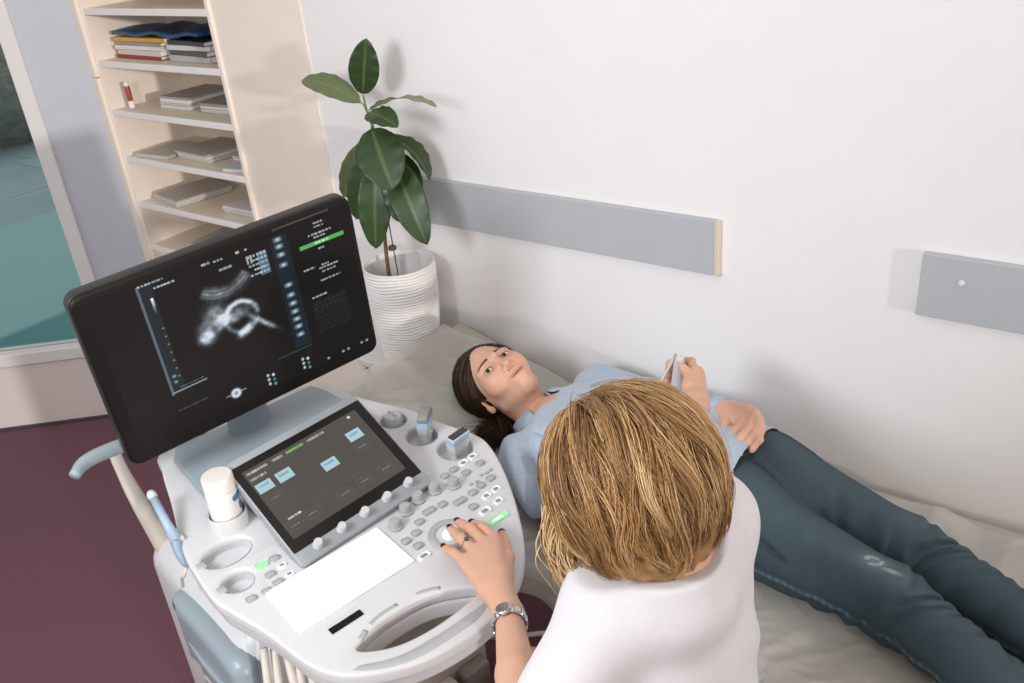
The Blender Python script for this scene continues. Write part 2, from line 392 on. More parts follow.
flatpile('leaflet_pile', 'single crumpled white leaflets at the right front of the third shelf', 'papers', -2.65, -2.53, 1.765, 1.85, 1.0995, [(.004, 'dfe1e4'), (.004, 'c9ced4')], .2)
flatpile('brochure_pile', 'wide grey brochure pile fanned on the fourth shelf', 'papers', -3.16, -2.97, 1.77, 2.0, .9215, [(.010, 'c1bdb8'), (.008, 'cfcbc6'), (.006, 'b5b0aa')], -.15)
flatpile('brochure_pile', 'white brochure pile at the right end of the fourth shelf', 'papers', -2.76, -2.54, 1.80, 2.0, .9215, [(.010, 'd6d4d2'), (.010, 'c8c5c2'), (.006, 'dcdad8')])
flatpile('brochure_pile', 'thin brochure pile on the fifth shelf above the monitor', 'papers', -3.05, -2.80, 1.80, 2.0, .7465, [(.008, 'cac6c1'), (.006, 'b9b4ae')], .1)

# ------------------------------------------------------------------ grey protection boards on the wall
for x0, x1, z0, z1, lab in ((-1.74, -.815, 1.06, 1.19, 'long grey wall protection board to the right of the potted plant'), (-.386, 1.6, 1.057, 1.188, 'grey wall protection board cut off by the right edge of the picture')):
    t = thing('wall_board', lab, 'wall board', ((x0+x1)/2, WY, z0)); h = (x1-x0)/2
    link('board', box(-h, h-.006, -.018, 0, 0, z1-z0, .0015, 1), M['rail'], t, False)
    link('end_band', box(h-.0058, h+.004, -.0178, 0, 0, z1-z0, .001, 1), M['rail_end'], t, False)
    if x0 > -1: link('screw_cap', lathe([(.006, 0), (.005, .003), (.0, .0035)], 14, Matrix.Translation((-h+.075, -.018, .083)) @ Matrix.Rotation(math.pi/2, 4, 'X')), M['frame'], t)

# ------------------------------------------------------------------ plant stand, pot and rubber plant
M['stand'] = mat('stand_top', 'd9d6d3', .45, .03, 10)
st = thing('plant_stand', 'small pale side table under the white plant pot', 'side table', (-1.755, 1.64, 0))
link('table_top', box(-.115, .115, -.10, .10, .652, .675, .004), M['stand'], st, False)
for x in (-.10, .10):
    for y in (-.085, .085): link('leg', box(x-.01, x+.01, y-.01, y+.01, 0, .652, .002, 1), M['stand'], st, False)
PX, PY, PZ = -1.715, 1.62, .676
M['pot'] = mat('white_ceramic', 'ece9e7', .45, .015, 20)
pot = thing('plant_pot', 'white ridged ceramic plant pot against the wall', 'plant pot', (PX, PY, PZ))
prof = [(.0, 0), (.070, 0), (.076, .004)]; SOIL = .200
for i in range(150):
    q = i/149; zz = .008+.288*q; r = .077+.024*math.sin(min(1, q*1.15)*1.5); prof.append((r + .0016*math.sin(q*33*6.283), zz))
prof += [(.1015, .300), (.1005, .303), (.0965, .303), (.095, .27), (.091, SOIL-.004), (0, SOIL-.004)]
me = lathe(prof, 56, cap=False)
for v in me.vertices:
    if .01 < v.co.z < .297 and math.hypot(v.co.x, v.co.y) > .07 and (math.hypot(v.co.x, v.co.y) > .0985 or v.co.z < .19):
        a = math.atan2(v.co.y, v.co.x); v.co.z += .0014*math.sin(a*3+v.co.z*60)+.001*math.sin(a*7+v.co.z*31)
link('wall_of_pot', me, M['pot'], pot)
bm = bmesh.new(); bmesh.ops.create_grid(bm, x_segments=30, y_segments=30, size=.092)
for v in list(bm.verts):
    if v.co.length > .0905: bm.verts.remove(v)
for v in bm.verts: v.co.z = SOIL+.004*math.sin(v.co.x*160)*math.sin(v.co.y*140+1)
link('soil', bm2me(bm, 180), mat('potting_soil', '3a2a22', .95, .5, 120, .6), pot)
plant = thing('rubber_plant', 'rubber plant with large glossy dark green leaves in a white pot', 'plant', (PX, PY, PZ+.202))
M['stem'] = mat('plant_stem', '7a5a38', .7, .25, 90)
M['green_stem'] = mat('green_stem', '6f7d3c', .5, .15, 60)
stem = catmull([(-1.742, 1.612, .872), (-1.754, 1.615, .935), (-1.752, 1.615, 1.0), (-1.738, 1.612, 1.10), (-1.722, 1.61, 1.2), (-1.715, 1.612, 1.29)], 6)
link('stem', tube(stem, [.0062, .0055, .005], 8), M['stem'], plant, world=True)
stem2 = catmull([(-1.715, 1.612, 1.29), (-1.722, 1.615, 1.35), (-1.742, 1.62, 1.395), (-1.747, 1.62, 1.438)], 6)
link('upper_stem', tube(stem2, [.0045, .0035, .0025], 8), M['green_stem'], plant, world=True)
LEAF = attr_mat('glossy_leaf', .40, spec=.5, bump=.04, bscale=90)
def adj(p): return Vector((p[0]+(1.62-p[1])*1.03, p[1], p[2]+(1.62-p[1])*.18))
def leaf(base, tip, width, nrm, bend=.0, fold=.15, back=0., curl=0., tint=0.):
    b = adj(base); t = adj(tip); d = t-b; L = d.length; d.normalize(); n = Vector(nrm); n = (n-d*n.dot(d)).normalized(); s = d.cross(n)
    NU, NV = 15, 20; vs = []; cs = []; fs = []
    g0 = np.array(lin('2b401f' if not back else '5f6a45'))*(1+tint); g1 = np.array(lin('76884a'))
    for j in range(NV+1):
        q = j/NV; wv = width/2*(max(0, math.sin(math.pi*min(1, q**.92)))**.62)*1.04 + .0006
        c = b+d*(L*q)+n*(bend*L*math.sin(math.pi*q)) - n*(curl*L*q*q)
        for i in range(NU):
            u = -1+2*i/(NU-1); p = c+s*(u*wv)+n*(abs(u)*wv*fold + .002*math.sin(q*30)*u*u)
            vs.append(p); mid = .5*max(0, 1-abs(u)*7)
            side = .04*math.sin(q*55+abs(u)*4); cs.append(g0*(1+side)*(1-mid)+g1*mid*.8+g0*mid*.2)
    for j in range(NV):
        for i in range(NU-1): a = j*NU+i; fs.append((a, a+1, a+NU+1, a+NU))
    o = link('leaf', vf(vs, fs, cols=np.array(cs)), LEAF, plant, world=True); md = o.modifiers.new('thick', 'SOLIDIFY'); md.thickness = .0012
    return o
def petiole(a, b, bow=(0, 0, .01)):
    b = adj(b); m = (Vector(a)+Vector(b))/2+Vector(bow); link('petiole', tube(catmull([a, m, b], 5), [.0022, .0016], 6), M['green_stem'], plant, world=True)
CV = (.62, -.72, .25)
leaf((-1.747, 1.62, 1.440), (-1.703, 1.615, 1.578), .074, CV, bend=.03)
leaf((-1.760, 1.615, 1.418), (-1.978, 1.60, 1.475), .062, (.15, -.55, .8), bend=.10, back=1, curl=.06); petiole((-1.738, 1.618, 1.385), (-1.760, 1.615, 1.418))
leaf((-1.735, 1.60, 1.395), (-1.655, 1.53, 1.398), .062, (.1, -.45, .9), bend=.02, back=.0, tint=.25, curl=.15); petiole((-1.73, 1.617, 1.368), (-1.735, 1.60, 1.395))
leaf((-1.728, 1.63, 1.400), (-1.497, 1.62, 1.425), .056, (.0, .12, 1), bend=.10, tint=.5, back=1); petiole((-1.735, 1.618, 1.38), (-1.728, 1.63, 1.40))
leaf((-1.735, 1.58, 1.358), (-1.690, 1.525, 1.215), .118, (.55, -.7, .5), bend=.06, fold=.10); petiole((-1.722, 1.615, 1.35), (-1.735, 1.58, 1.358))
leaf((-1.76, 1.62, 1.318), (-1.895, 1.62, 1.145), .062, (.5, -.7, .45), bend=.06, back=1); petiole((-1.717, 1.612, 1.315), (-1.76, 1.62, 1.318), (0, 0, .012))
leaf((-1.75, 1.60, 1.30), (-1.85, 1.57, 1.10), .075, (.5, -.75, .35), bend=.05, tint=.5); petiole((-1.716, 1.612, 1.29), (-1.75, 1.60, 1.30), (0, 0, .012))
leaf((-1.738, 1.59, 1.275), (-1.79, 1.54, 1.035), .085, (.55, -.8, .2), bend=.06, tint=.2); petiole((-1.716, 1.612, 1.265), (-1.738, 1.59, 1.275), (0, 0, .01))
leaf((-1.69, 1.60, 1.265), (-1.688, 1.575, 1.115), .055, (.3, -.9, .2), bend=.05, tint=.4); petiole((-1.716, 1.612, 1.245), (-1.69, 1.60, 1.265), (0, 0, .01))
leaf((-1.668, 1.60, 1.275), (-1.597, 1.55, 1.075), .088, (.55, -.8, .3), bend=.08, tint=.1); petiole((-1.716, 1.612, 1.255), (-1.668, 1.60, 1.275), (0, 0, .014))
leaf((-1.665, 1.635, 1.295), (-1.60, 1.665, 1.165), .070, (.5, -.6, .5), bend=.08, tint=-.1); petiole((-1.716, 1.612, 1.275), (-1.665, 1.635, 1.295), (0, 0, .012))
leaf((-1.675, 1.64, 1.335), (-1.548, 1.66, 1.225), .060, (.75, .1, .85), bend=.12, fold=.5); petiole((-1.718, 1.612, 1.315), (-1.675, 1.64, 1.335), (0, 0, .012))
stk = thing('plant_stake', 'thin grey support stake with a dark clip beside the plant stem', 'stake', (-1.700, 1.60, .876))
link('rod', tube([(-1.700, 1.60, .872), (-1.712, 1.603, 1.21)], .0018, 8), mat('grey_rod', '6b6660', .4, .1, 50, metal=.6), stk, world=True)
link('clip', lathe([(.002, -.006), (.010, -.005), (.012, 0), (.010, .006), (.002, .007)], 18, Matrix.Translation((-1.708, 1.60, 1.03))), mat('dark_clip', '4a443f', .4), stk, world=True)

# ------------------------------------------------------------------ examination couch
CX0, CX1, CY0, CY1 = -1.617, .62, 1.13, 1.735
HX = -1.02
def couch_top(x): return .62+np.maximum(0, (HX-np.asarray(x, float)))*(.155/.605)
M['vinyl'] = mat('beige_vinyl', 'bdb7ab', .45, .03, 12, .08, bscale=250)
M['couch_frame'] = mat('couch_frame_metal', 'd0cdc8', .4, .03, 20)
couch = thing('examination_couch', 'beige padded examination couch with raised head end along the wall', 'couch', (-.5, 1.43, 0))
link('seat_pad', box(HX+.004, CX1, CY0, CY1, .53, .62, .022, 4), M['vinyl'], couch, world=True)
hl = math.hypot(HX-CX0, .155); ang = math.atan2(.155, HX-CX0)
hm = Matrix.Translation((HX, 0, .62)) @ Matrix.Rotation(ang, 4, 'Y')
link('head_pad', box(-hl, -.002, CY0, CY1, -.09, 0, .022, 4, hm), M['vinyl'], couch, world=True)
link('frame', merge(box(CX0+.12, CX1-.05, CY0+.05, CY0+.10, .47, .529, .004), box(CX0+.12, CX1-.05, CY1-.10, CY1-.05, .47, .529, .004), box(CX0+.12, CX0+.17, CY0+.10, CY1-.10, .47, .529, .004)), M['couch_frame'], couch, False, True)
for x in (CX0+.18, CX1-.15):
    for y in (CY0+.075, CY1-.075): link('leg', box(x-.02, x+.02, y-.02, y+.02, 0, .469, .004, 1), M['couch_frame'], couch, False, True)
link('head_prop', tube([(CX0+.16, 1.43, .50), (CX0+.10, 1.43, .655)], .012, 10), M['couch_frame'], couch, world=True)
# crinkled paper sheet over the couch
def sheet():
    nx, ny = 420, 150; xs = np.linspace(CX0-.004, CX1-.03, nx); vv = np.linspace(0, 1, ny)
    X = np.zeros((nx, ny, 3)); rng = np.random.default_rng(5)
    for i, x in enumerate(xs):
        hang = .085+.035*math.sin(x*7)+.025*math.sin(x*17+1)
        edge = 1.690+.018*math.sin(x*5+1)+.012*math.sin(x*13)
        Ltop = edge-CY0; L = Ltop+hang; s = vv*L
        over = np.maximum(0, s-Ltop)
        y = np.where(s < Ltop, edge-s, CY0-.012*np.sin(np.minimum(over/.02, 1)*1.57)-.01*np.minimum(over/.05, 1))
        z = couch_top(x)+.004-np.maximum(0, over-.008)
        X[i, :, 0] = x; X[i, :, 1] = y; X[i, :, 2] = z
    Pn = X.reshape(-1, 3).astype(np.float32)
    def ridge(s, seed): return 1-np.abs(vnoise(Pn*np.array([1, 1, .4], np.float32), s, seed))*1.6
    wv = np.maximum(0, ridge(1.7, 1)-.35)*.014+np.maximum(0, ridge(4, 2)-.45)*.012+np.maximum(0, ridge(9, 9)-.4)*.006+np.maximum(0, ridge(18, 14)-.35)*.0025
    # big fold near the wall by the lower legs
    dd = np.exp(-(((Pn[:, 0]+.28)/.09)**2+((Pn[:, 1]-1.66)/.045)**2)); wv += .028*dd*np.maximum(0, 1-np.abs((Pn[:, 0]+.28)*6+(Pn[:, 1]-1.66)*9))
    top = Pn[:, 2] >= couch_top(Pn[:, 0])+.002
    Q = Pn.copy().astype(float); Q[:, 2] += np.where(top, wv, 0); Q[:, 1] -= np.where(top, 0, wv*1.2+.006+.010*np.sin(Pn[:, 0]*21)**2)
    idx = np.arange(nx*ny).reshape(nx, ny)
    F = np.stack([idx[:-1, :-1], idx[:-1, 1:], idx[1:, 1:], idx[1:, :-1]], -1).reshape(-1, 4)
    return net_mesh(Q, F)
def paper_mat():
    m = bpy.data.materials.new('thin_paper'); m.use_nodes = True; nt = m.node_tree; nt.nodes.clear(); N = nt.nodes.new
    out = N('ShaderNodeOutputMaterial'); d = N('ShaderNodeBsdfDiffuse'); t = N('ShaderNodeBsdfTranslucent'); g = N('ShaderNodeBsdfGlossy'); tr = N('ShaderNodeBsdfTransparent')
    a = N('ShaderNodeMixShader'); b = N('ShaderNodeMixShader'); c = N('ShaderNodeMixShader')
    nz = N('ShaderNodeTexNoise'); nz.inputs['Scale'].default_value = 14; tc = N('ShaderNodeTexCoord'); nt.links.new(tc.outputs['Object'], nz.inputs[0]); r = N('ShaderNodeValToRGB')
    r.color_ramp.elements[0].color = (*lin('cfccc5'), 1); r.color_ramp.elements[1].color = (*lin('dedbd5'), 1); nt.links.new(nz.outputs[0], r.inputs[0]); nt.links.new(r.outputs[0], d.inputs[0])
    t.inputs[0].default_value = (*lin('d8d5ce'), 1); g.inputs['Roughness'].default_value = .3
    a.inputs[0].default_value = .25; nt.links.new(d.outputs[0], a.inputs[1]); nt.links.new(t.outputs[0], a.inputs[2])
    b.inputs[0].default_value = .06; nt.links.new(a.outputs[0], b.inputs[1]); nt.links.new(g.outputs[0], b.inputs[2])
    c.inputs[0].default_value = .22; nt.links.new(b.outputs[0], c.inputs[1]); nt.links.new(tr.outputs[0], c.inputs[2]); nt.links.new(c.outputs[0], out.inputs[0]); return m
M['paper_film'] = paper_mat()
tagp(link('couch_sheet', sheet(), M['paper_film']), 'thin crinkled white protective sheet spread over the examination couch', 'sheet')
# ------------------------------------------------------------------ ultrasound machine
MO = Vector((-1.05, .84, 0)); MR = math.radians(79)
mach = thing('ultrasound_machine', 'white ultrasound machine with grey trim, two screens and a rounded control console', 'ultrasound machine', MO, MR)
M['mw'] = mat('machine_white', 'd2d1d3', .38, .012, 8)
M['mlg'] = mat('machine_light_grey', 'cccccd', .42, .02, 8)
M['mg'] = mat('machine_blue_grey', '97a3ab', .35, .03, 6)
M['msilver'] = mat('silver_grey_bezel', '9a9ea2', .35, .03, 10)
M['mblack'] = mat('black_gloss', '14110f', .25, .1, 20, spec=.25)
M['mdark'] = mat('dark_grey_plastic', '3b3a39', .5, .1, 20)
M['key'] = mat('grey_key_rubber', 'b0b0b2', .5, .03, 60)
M['keylit'] = mat('backlit_key', 'f2f3f3', .4, .02, 60, emit=.12)
M['keygreen'] = mat('green_backlit_key', '9fe0a8', .4, .05, 60, emit=.25)
M['keyin'] = mat('key_legend_grey', '8f9193', .5, .05, 60)
M['pad'] = mat('white_pad', 'fbfbfb', .35, .006, 30)
M['ring'] = mat('trackball_ring', 'aeb0b1', .4, .05, 30)
M['ltblue'] = mat('light_blue_band', 'a9c3dd', .4, .04, 40)
M['cable'] = mat('cream_cable', 'd9d1c8', .5, .05, 40)
M['beige'] = mat('beige_metal', 'b5aca2', .45, .05, 20)
SL = .105
def dz(y): return .86+SL*y
def shear(me):
    for v in me.vertices: v.co.z += dz(v.co.y)
    return me
def mp(name, me, m, parent=mach, smooth=True): return link(name, me, M[m] if isinstance(m, str) else m, parent, smooth)
OUT = [(-.253, -.150), (-.236, -.196), (-.205, -.232), (-.139, -.270), (-.066, -.288), (.013, -.290), (.068, -.276), (.128, -.244), (.180, -.193), (.240, -.105), (.284, -.024), (.314, .050), (.318, .10), (.292, .185), (.272, .27), (.240, .335), (.205, .42), (.185, .50), (.0, .52), (-.185, .505), (-.215, .45), (-.245, .34), (-.272, .25), (-.288, .19), (-.296, .12), (-.298, .06), (-.289, .02), (-.268, -.06)]
HOLE = [(-.178, -.190), (-.140, -.174), (-.100, -.169), (-.032, -.176), (.026, -.206), (.046, -.228), (.0, -.236), (-.074, -.236), (-.135, -.222)]
outl = catmull(OUT, 5, True); hole = catmull(HOLE, 5, True)
cups = [(-.228, .148, .046, .033), (-.246, .072, .028, .026), (.256, .095, .036, .036), (.233, .177, .033, .033), (.222, .262, .028, .028)]
deck = mp('console_deck', shear(curve_solid([outl, hole]+[circ(*c[:3], 32, c[3]) for c in cups], -.026, 0, .006, 3)), 'mw')
cen = np.array([0, .1])
lo = [tuple(cen+(np.array(p)-cen)*.965) for p in outl]
mp('console_shell', shear(curve_solid([lo, [(x*1.0, y) for x, y in hole]], -.062, -.0255, .008, 3)), 'mlg')
lo2 = [tuple(cen+(np.array(p)-cen)*.90) for p in outl if p[1] > -.15]
mp('console_underside', shear(curve_solid([lo2], -.10, -.0615, .01, 2)), 'mlg')
# cup sockets
for i, (x, y, rx, ry) in enumerate(cups):
    pr_ = [(rx, -.004), (rx*.97, -.03), (rx*.86, -.060), (rx*.80, -.0635), (0, -.0637)]
    me = lathe(pr_, 32, cap=False)
    for v in me.vertices: v.co.y *= ry/rx; v.co.x += x; v.co.y += y; v.co.z += dz(y)
    c = mp('probe_cup', me, 'mlg', deck)
    if i < 2: mp('cup_notch', box(x-rx-.012, x-rx+.006, y-.009, y+.009, dz(y)-.02, dz(y)+.0015, .003), 'key', deck)
# white pad, dark display slot, finger grips on the handle
mp('white_touch_pad', shear(box(-.2285, .0035, -.103, .012, 0, .004, .0015)), 'pad', deck, False)
mp('dark_slot', shear(box(-.191, -.130, -.1395, -.1265, .0002, .0022, .0005, 1)), 'mblack', deck, False)
gi = catmull([(-.165, -.176), (-.135, -.163), (-.10, -.158), (-.032, -.165), (.028, -.196)], 8)
for a, b in ((0, 6), (8, 20), (23, 29)):
    P = [(p[0], p[1], dz(p[1])-.0018) for p in gi[a:b]]; mp('grip_pad', tube(P, .006, 6, (1, .45)), 'ring', deck)
gr = catmull([(-.235, -.178), (-.20, -.218), (-.139, -.252), (-.066, -.263), (.010, -.263), (.060, -.248)], 8)
mp('handle_grip', tube([(p[0], p[1], dz(p[1])-.0065) for p in gr], [.006, .014, .016, .016, .010], 10, (1, .55)), 'ring', deck)
# keys
def rkey(x, y, w, h, h3=.0035, m='key', rz=0, lit=False):
    me = box(-w/2, w/2, -h/2, h/2, 0, h3, min(w, h)*.28, 3); 
    for v in me.vertices:
        if v.co.z < h3*.4: v.co.z = -.001
    me.transform(Matrix.Translation((x, y, dz(y))) @ Matrix.Rotation(rz, 4, 'Z'))
    k = mp('key', me, m, deck)
    return k
def lkey(x, y, w, h, m='keylit', inner='keyin'):
    rkey(x, y, w, h, .0022, m); me = box(-w*.28, w*.28, -h*.26, h*.26, .0020, .0042, min(w, h)*.1, 2); me.transform(Matrix.Translation((x, y, dz(y)))); mp('key_cap', me, inner, deck)
for x, y in [(.237, .045), (.263, .048), (.232, -.059), (.206, -.061), (.213, -.087)]: lkey(x, y, .018, .015)
lkey(.176, -.091, .024, .016); lkey(.022, -.104, .024, .014); lkey(.180, -.123, .046, .015, 'keygreen', 'keylit')
for x, y in [(.210, .042), (.185, .039), (.222, .018), (.261, .021), (.218, -.031), (.246, -.028), (.193, -.036), (.168, -.067), (.130, -.022), (.069, -.030), (.047, -.049), (.021, -.053), (.030, -.077)]: rkey(x, y, .0175, .0145, .0045, 'key')
for x, y in [(.159, -.038), (.100, -.019)]: rkey(x, y, .027, .014, .0045, 'key')
for x, y in [(.240, -.007), (.252, -.010), (.263, -.008), (.207, -.014), (.220, -.016)]: rkey(x, y, .0075, .0065, .003, 'key')
rkey(-.199, .074, .021, .016, .003, 'keygreen')
for x, y in [(-.174, .073), (-.199, .044), (-.198, .019), (-.222, .014), (-.250, .017)]: rkey(x, y, .018, .013, .004, 'key')
for x, y in [(-.173, .049), (-.174, .022)]: lkey(x, y, .015, .011)
for x, y in [(.180, .006), (.143, .019), (.104, .020), (.067, .010), (.030, -.009)]:
    k = mp('rotary_knob', lathe([(.014, -.001), (.0142, .003), (.0115, .005), (.011, .015), (.0100, .0175), (.004, .018), (0, .0178)], 24, Matrix.Translation((x, y, dz(y))), cap=False), 'key', deck)
TX, TY = .090, -.094
mp('trackball_ring', lathe([(.027, -.001), (.027, .003), (.029, .0045), (.038, .0045), (.041, .002), (.042, -.001)], 48, Matrix.Translation((TX, TY, dz(TY))) @ Matrix.Rotation(math.atan(SL), 4, 'X'), cap=False), 'ring', deck)
mp('trackball_well', lathe([(.0275, .0015), (.018, .002), (.014, .0005), (0, .0)], 40, Matrix.Translation((TX, TY, dz(TY))) @ Matrix.Rotation(math.atan(SL), 4, 'X'), cap=False), 'mw', deck)
bm = bmesh.new(); bmesh.ops.create_uvsphere(bm, u_segments=24, v_segments=14, radius=.0155); bmesh.ops.translate(bm, verts=bm.verts, vec=(TX, TY, dz(TY)-.001))
mp('trackball', bm2me(bm, 180), 'pad', deck)

# ---- painted screens: one colour per grid vertex
class Paint:
    def __init__(s, nx, ny, base): s.nx = nx; s.ny = ny; s.u, s.v = np.meshgrid((np.arange(nx)+.0)/(nx-1), (np.arange(ny)+.0)/(ny-1), indexing='ij'); s.c = np.zeros((nx, ny, 3)); s.c[:] = lin(base)
    def rect(s, u0, v0, u1, v1, c, a=1.): m = ((s.u >= u0) & (s.u <= u1) & (s.v >= v0) & (s.v <= v1))*a; s.c = s.c*(1-m[..., None])+np.array(lin(c))*m[..., None]
    def frame(s, u0, v0, u1, v1, c, tu, tv):
        for r in ((u0, v0, u1, v0+tv), (u0, v1-tv, u1, v1), (u0, v0, u0+tu, v1), (u1-tu, v0, u1, v1)): s.rect(*r, c)
    def blob(s, u, v, ru, rv, c, a=1., p=1.): m = a*np.exp(-(((s.u-u)/ru)**2+((s.v-v)/rv)**2)**p); s.c = s.c*(1-m[..., None])+np.array(lin(c))*m[..., None]
    def words(s, u0, u1, v, h, c, seed=0, a=1.):      # a row of illegible dashes
        r = random.Random(seed); u = u0
        while u < u1:
            l = r.uniform(.006, .016); s.rect(u, v-h/2, min(u+l, u1), v+h/2, c, a*r.uniform(.55, 1)); u += l+r.uniform(.002, .006)
    def mesh(s, w, h):
        V = np.stack([(s.u-.5)*w, (.5-s.v)*h, np.zeros_like(s.u)], -1).reshape(-1, 3); i = np.arange(s.nx*s.ny).reshape(s.nx, s.ny)
        F = np.stack([i[:-1, :-1], i[:-1, 1:], i[1:, 1:], i[1:, :-1]], -1).reshape(-1, 4); return net_mesh(V, F, s.c.reshape(-1, 3))
# monitor
mc = [np.array(p) for p in ((-1.419, .601, 1.354), (-1.296, 1.126, 1.384), (-1.318, 1.146, 1.027), (-1.441, .621, .997))]
cen3 = sum(mc)/4; uu = mc[1]-mc[0]+mc[2]-mc[3]; uu /= np.linalg.norm(uu); vv_ = mc[0]-mc[3]+mc[1]-mc[2]; vv_ -= uu*(vv_@uu); vv_ /= np.linalg.norm(vv_); nn_ = np.cross(uu, vv_)
MF = frame(cen3, uu, vv_, nn_)
def rrect(w, h, r, n=6):
    P = []
    for cx, cy, a0 in ((w/2-r, h/2-r, 0), (-w/2+r, h/2-r, 90), (-w/2+r, -h/2+r, 180), (w/2-r, -h/2+r, 270)):
        for k in range(n+1): a = math.radians(a0+90*k/n); P.append((cx+r*math.cos(a), cy+r*math.sin(a)))
    return P
def wl_(me, F): me.transform(F); return me
MI = wmat(mach).inverted()
M['mon_frame'] = mat('monitor_black_frame', '1a1715', .4, .08, 20, spec=.2)
M['mon_rim'] = mat('monitor_edge_rim', '2f2f2e', .35, .05, 20, spec=.3)
mon = mp('monitor', wl_(curve_solid([rrect(.54, .357, .022)], -.030, .0, .005, 3), MI @ MF), 'mon_frame')
mp('rim', wl_(curve_solid([rrect(.543, .360, .0235)], -.036, -.008, .004, 2), MI @ MF), 'mon_rim', mon)
mp('rear_cover', wl_(curve_solid([rrect(.40, .24, .05)], -.075, -.034, .012, 3), MI @ MF), 'mw', mon)
p = Paint(430, 265, '0d0b0a')
p.rect(.74, 0, 1, 1, '070606', .8)
p.rect(.665, .02, .735, .80, '16212c', .75)
p.rect(.163, .01, .171, .74, '56646f'); p.rect(.171, .01, .215, .74, '1d262d', .8); p.rect(.165, .722, .30, .730, '8d99a2'); p.words(.20, .29, .705, .006, '7c868d', 2)
p.words(.17, .26, .012, .012, 'a9b6bf', 1); p.words(.22, .30, .05, .010, 'b7c0c6', 3)
for k in range(9): p.rect(.199, .10+.012*k, .205+.004*(1-k/9), .112+.012*k, '%02x%02x%02x' % tuple([max(40, 235-24*k)]*3))
for k in range(7): p.blob(.208, .30+.055*k, .003, .004, 'b49a6a')
for v_, c_ in ((.62, '86a4b4'), (.66, '7aa0b0')): p.blob(.19, v_, .006, .008, c_)
# the fan-shaped scan: built in polar coordinates round a virtual apex
au, av = .458, .02
X = (p.u-au)*.54*.90/1; Y = (p.v-av)*.30
th = np.arctan2(X, Y)-.06; rr = np.sqrt(X*X+Y*Y)
ns = np.random.default_rng(11).normal(size=p.u.shape)
def sm(a, n):
    for _ in range(n): a = (a+np.roll(a, 1, 0)+np.roll(a, -1, 0)+np.roll(a, 1, 1)+np.roll(a, -1, 1))/5
    return a
n1 = sm(ns, 3); n1 /= n1.std(); n2 = sm(ns, 30); n2 /= n2.std()
sec = (np.abs(th) < .62) & (rr > .050) & (rr < .165)
val = np.zeros_like(rr)
val += np.exp(-((rr-.064)/.012)**2)*.34*(.75+.35*np.sin(rr*900+th*2))        # skin and tissue layers
def gb(u, v, ru, rv, a, rot=0):
    x = (p.u-u)*.54; y = (p.v-v)*.32; c, s = math.cos(rot), math.sin(rot); xr = x*c+y*s; yr = -x*s+y*c
    return a*np.exp(-((xr/ru)**2+(yr/rv)**2))
val += gb(.395, .36, .020, .022, .42)+gb(.42, .38, .012, .008, .75, -.5)
x = (p.u-.49)*.54; y = (p.v-.43)*.32; rad = np.sqrt((x/1.0)**2+(y/.95)**2)
val += np.exp(-((rad-.034)/.0045)**2)*np.where(y < .004, .95, .25)*np.exp(-np.maximum(0, (x+.005))*14)
val += gb(.475, .395, .028, .012, .30)
val += gb(.345, .47, .012, .010, 1.0)+gb(.35, .44, .016, .02, .35)
val += gb(.495, .525, .018, .007, .95, -.45)
val += gb(.565, .52, .030, .0045, .70, .80)
val += gb(.46, .43, .010, .005, .45)+gb(.43, .42, .02, .006, .5, -.4)
val = np.clip(val*1.25*(1+.14*n1+.15*n2), 0, 1.0)*np.where(sec | (np.abs(th) < .85), 1, .0)
val *= np.clip((rr-.045)/.008, 0, 1)*np.clip((.80-np.abs(th))/.08, 0, 1)
val = sm(val, 4)
p.c += (val[..., None]**1.5)*np.array([.62, .70, .78])
for k, (a, b, v_) in enumerate([(.40, .43, .025), (.445, .48, .03), (.455, .51, .092), (.53, .55, .028), (.565, .575, .03)]): p.words(a, b, v_, .014, 'aab4ba', 20+k)
p.rect(.605, .075, .645, .225, '56707f', .9)
for k in range(5): p.words(.565+.02*(k % 2), .64, .085+.03*k, .012, 'bcc9d0', 40+k)
for k in range(2): p.rect(.562+.014*k, .075, .570+.014*k, .125, '9aa5ab')
for k, v_ in enumerate((.03, .075, .13, .20, .34, .41, .47, .53, .585, .64, .70)): p.rect(.680, v_, .715, v_+.03, '3d5a6b', .9); p.blob(.698, v_+.015, .009, .010, 'b9cbd6')
p.rect(.775, .145, .968, .172, '52a85c'); p.words(.84, .90, .158, .012, 'd9ecd9', 60)
for k, (a, b, v_) in enumerate([(.85, .89, .03), (.85, .895, .055), (.82, .92, .10), (.84, .89, .12), (.85, .88, .20), (.77, .82, .31), (.85, .88, .315), (.835, .92, .335), (.845, .91, .36), (.83, .92, .415), (.78, .85, .51)]): p.words(a, b, v_, .011, 'aeb4b6', 70+k)
for k in range(14): p.words(.775, .93, .545+.017*k, .005, '3b3b3a', 90+k)
p.blob(.387, .912, .020, .032, 'dfe3ea', 1, 3); p.blob(.387, .912, .010, .016, '7d90b5', 1, 3); p.rect(.345, .909, .365, .915, '8b9095'); p.rect(.409, .909, .43, .915, '8b9095')
for uu0 in (.525, .68):
    for k in range(3): p.blob(uu0, .895+.032*k, .006, .011, 'b5bcc2', 1, 3); p.blob(uu0+.022, .905+.034*k, .006, .011, ('d5dbe0', '4f7f96', '5f9db0')[k], .9, 3)
for q in (.79, .86, .885, .95, .975): p.blob(q, .975, .006, .009, 'a5aaae', .9, 3)
p.rect(.585, .815, .735, .820, '2f5a4c'); p.words(.165, .28, .852, .007, '7c7c7a', 120)
M['screen'] = attr_mat('monitor_screen', .25, emit=1.0, spec=.12)
M['tscreen'] = attr_mat('touch_screen', .25, emit=1.0, spec=.2)
mp('screen', wl_(p.mesh(.503, .310), MI @ MF @ Matrix.Translation((.007, .004, .0006))), 'screen', mon, False)
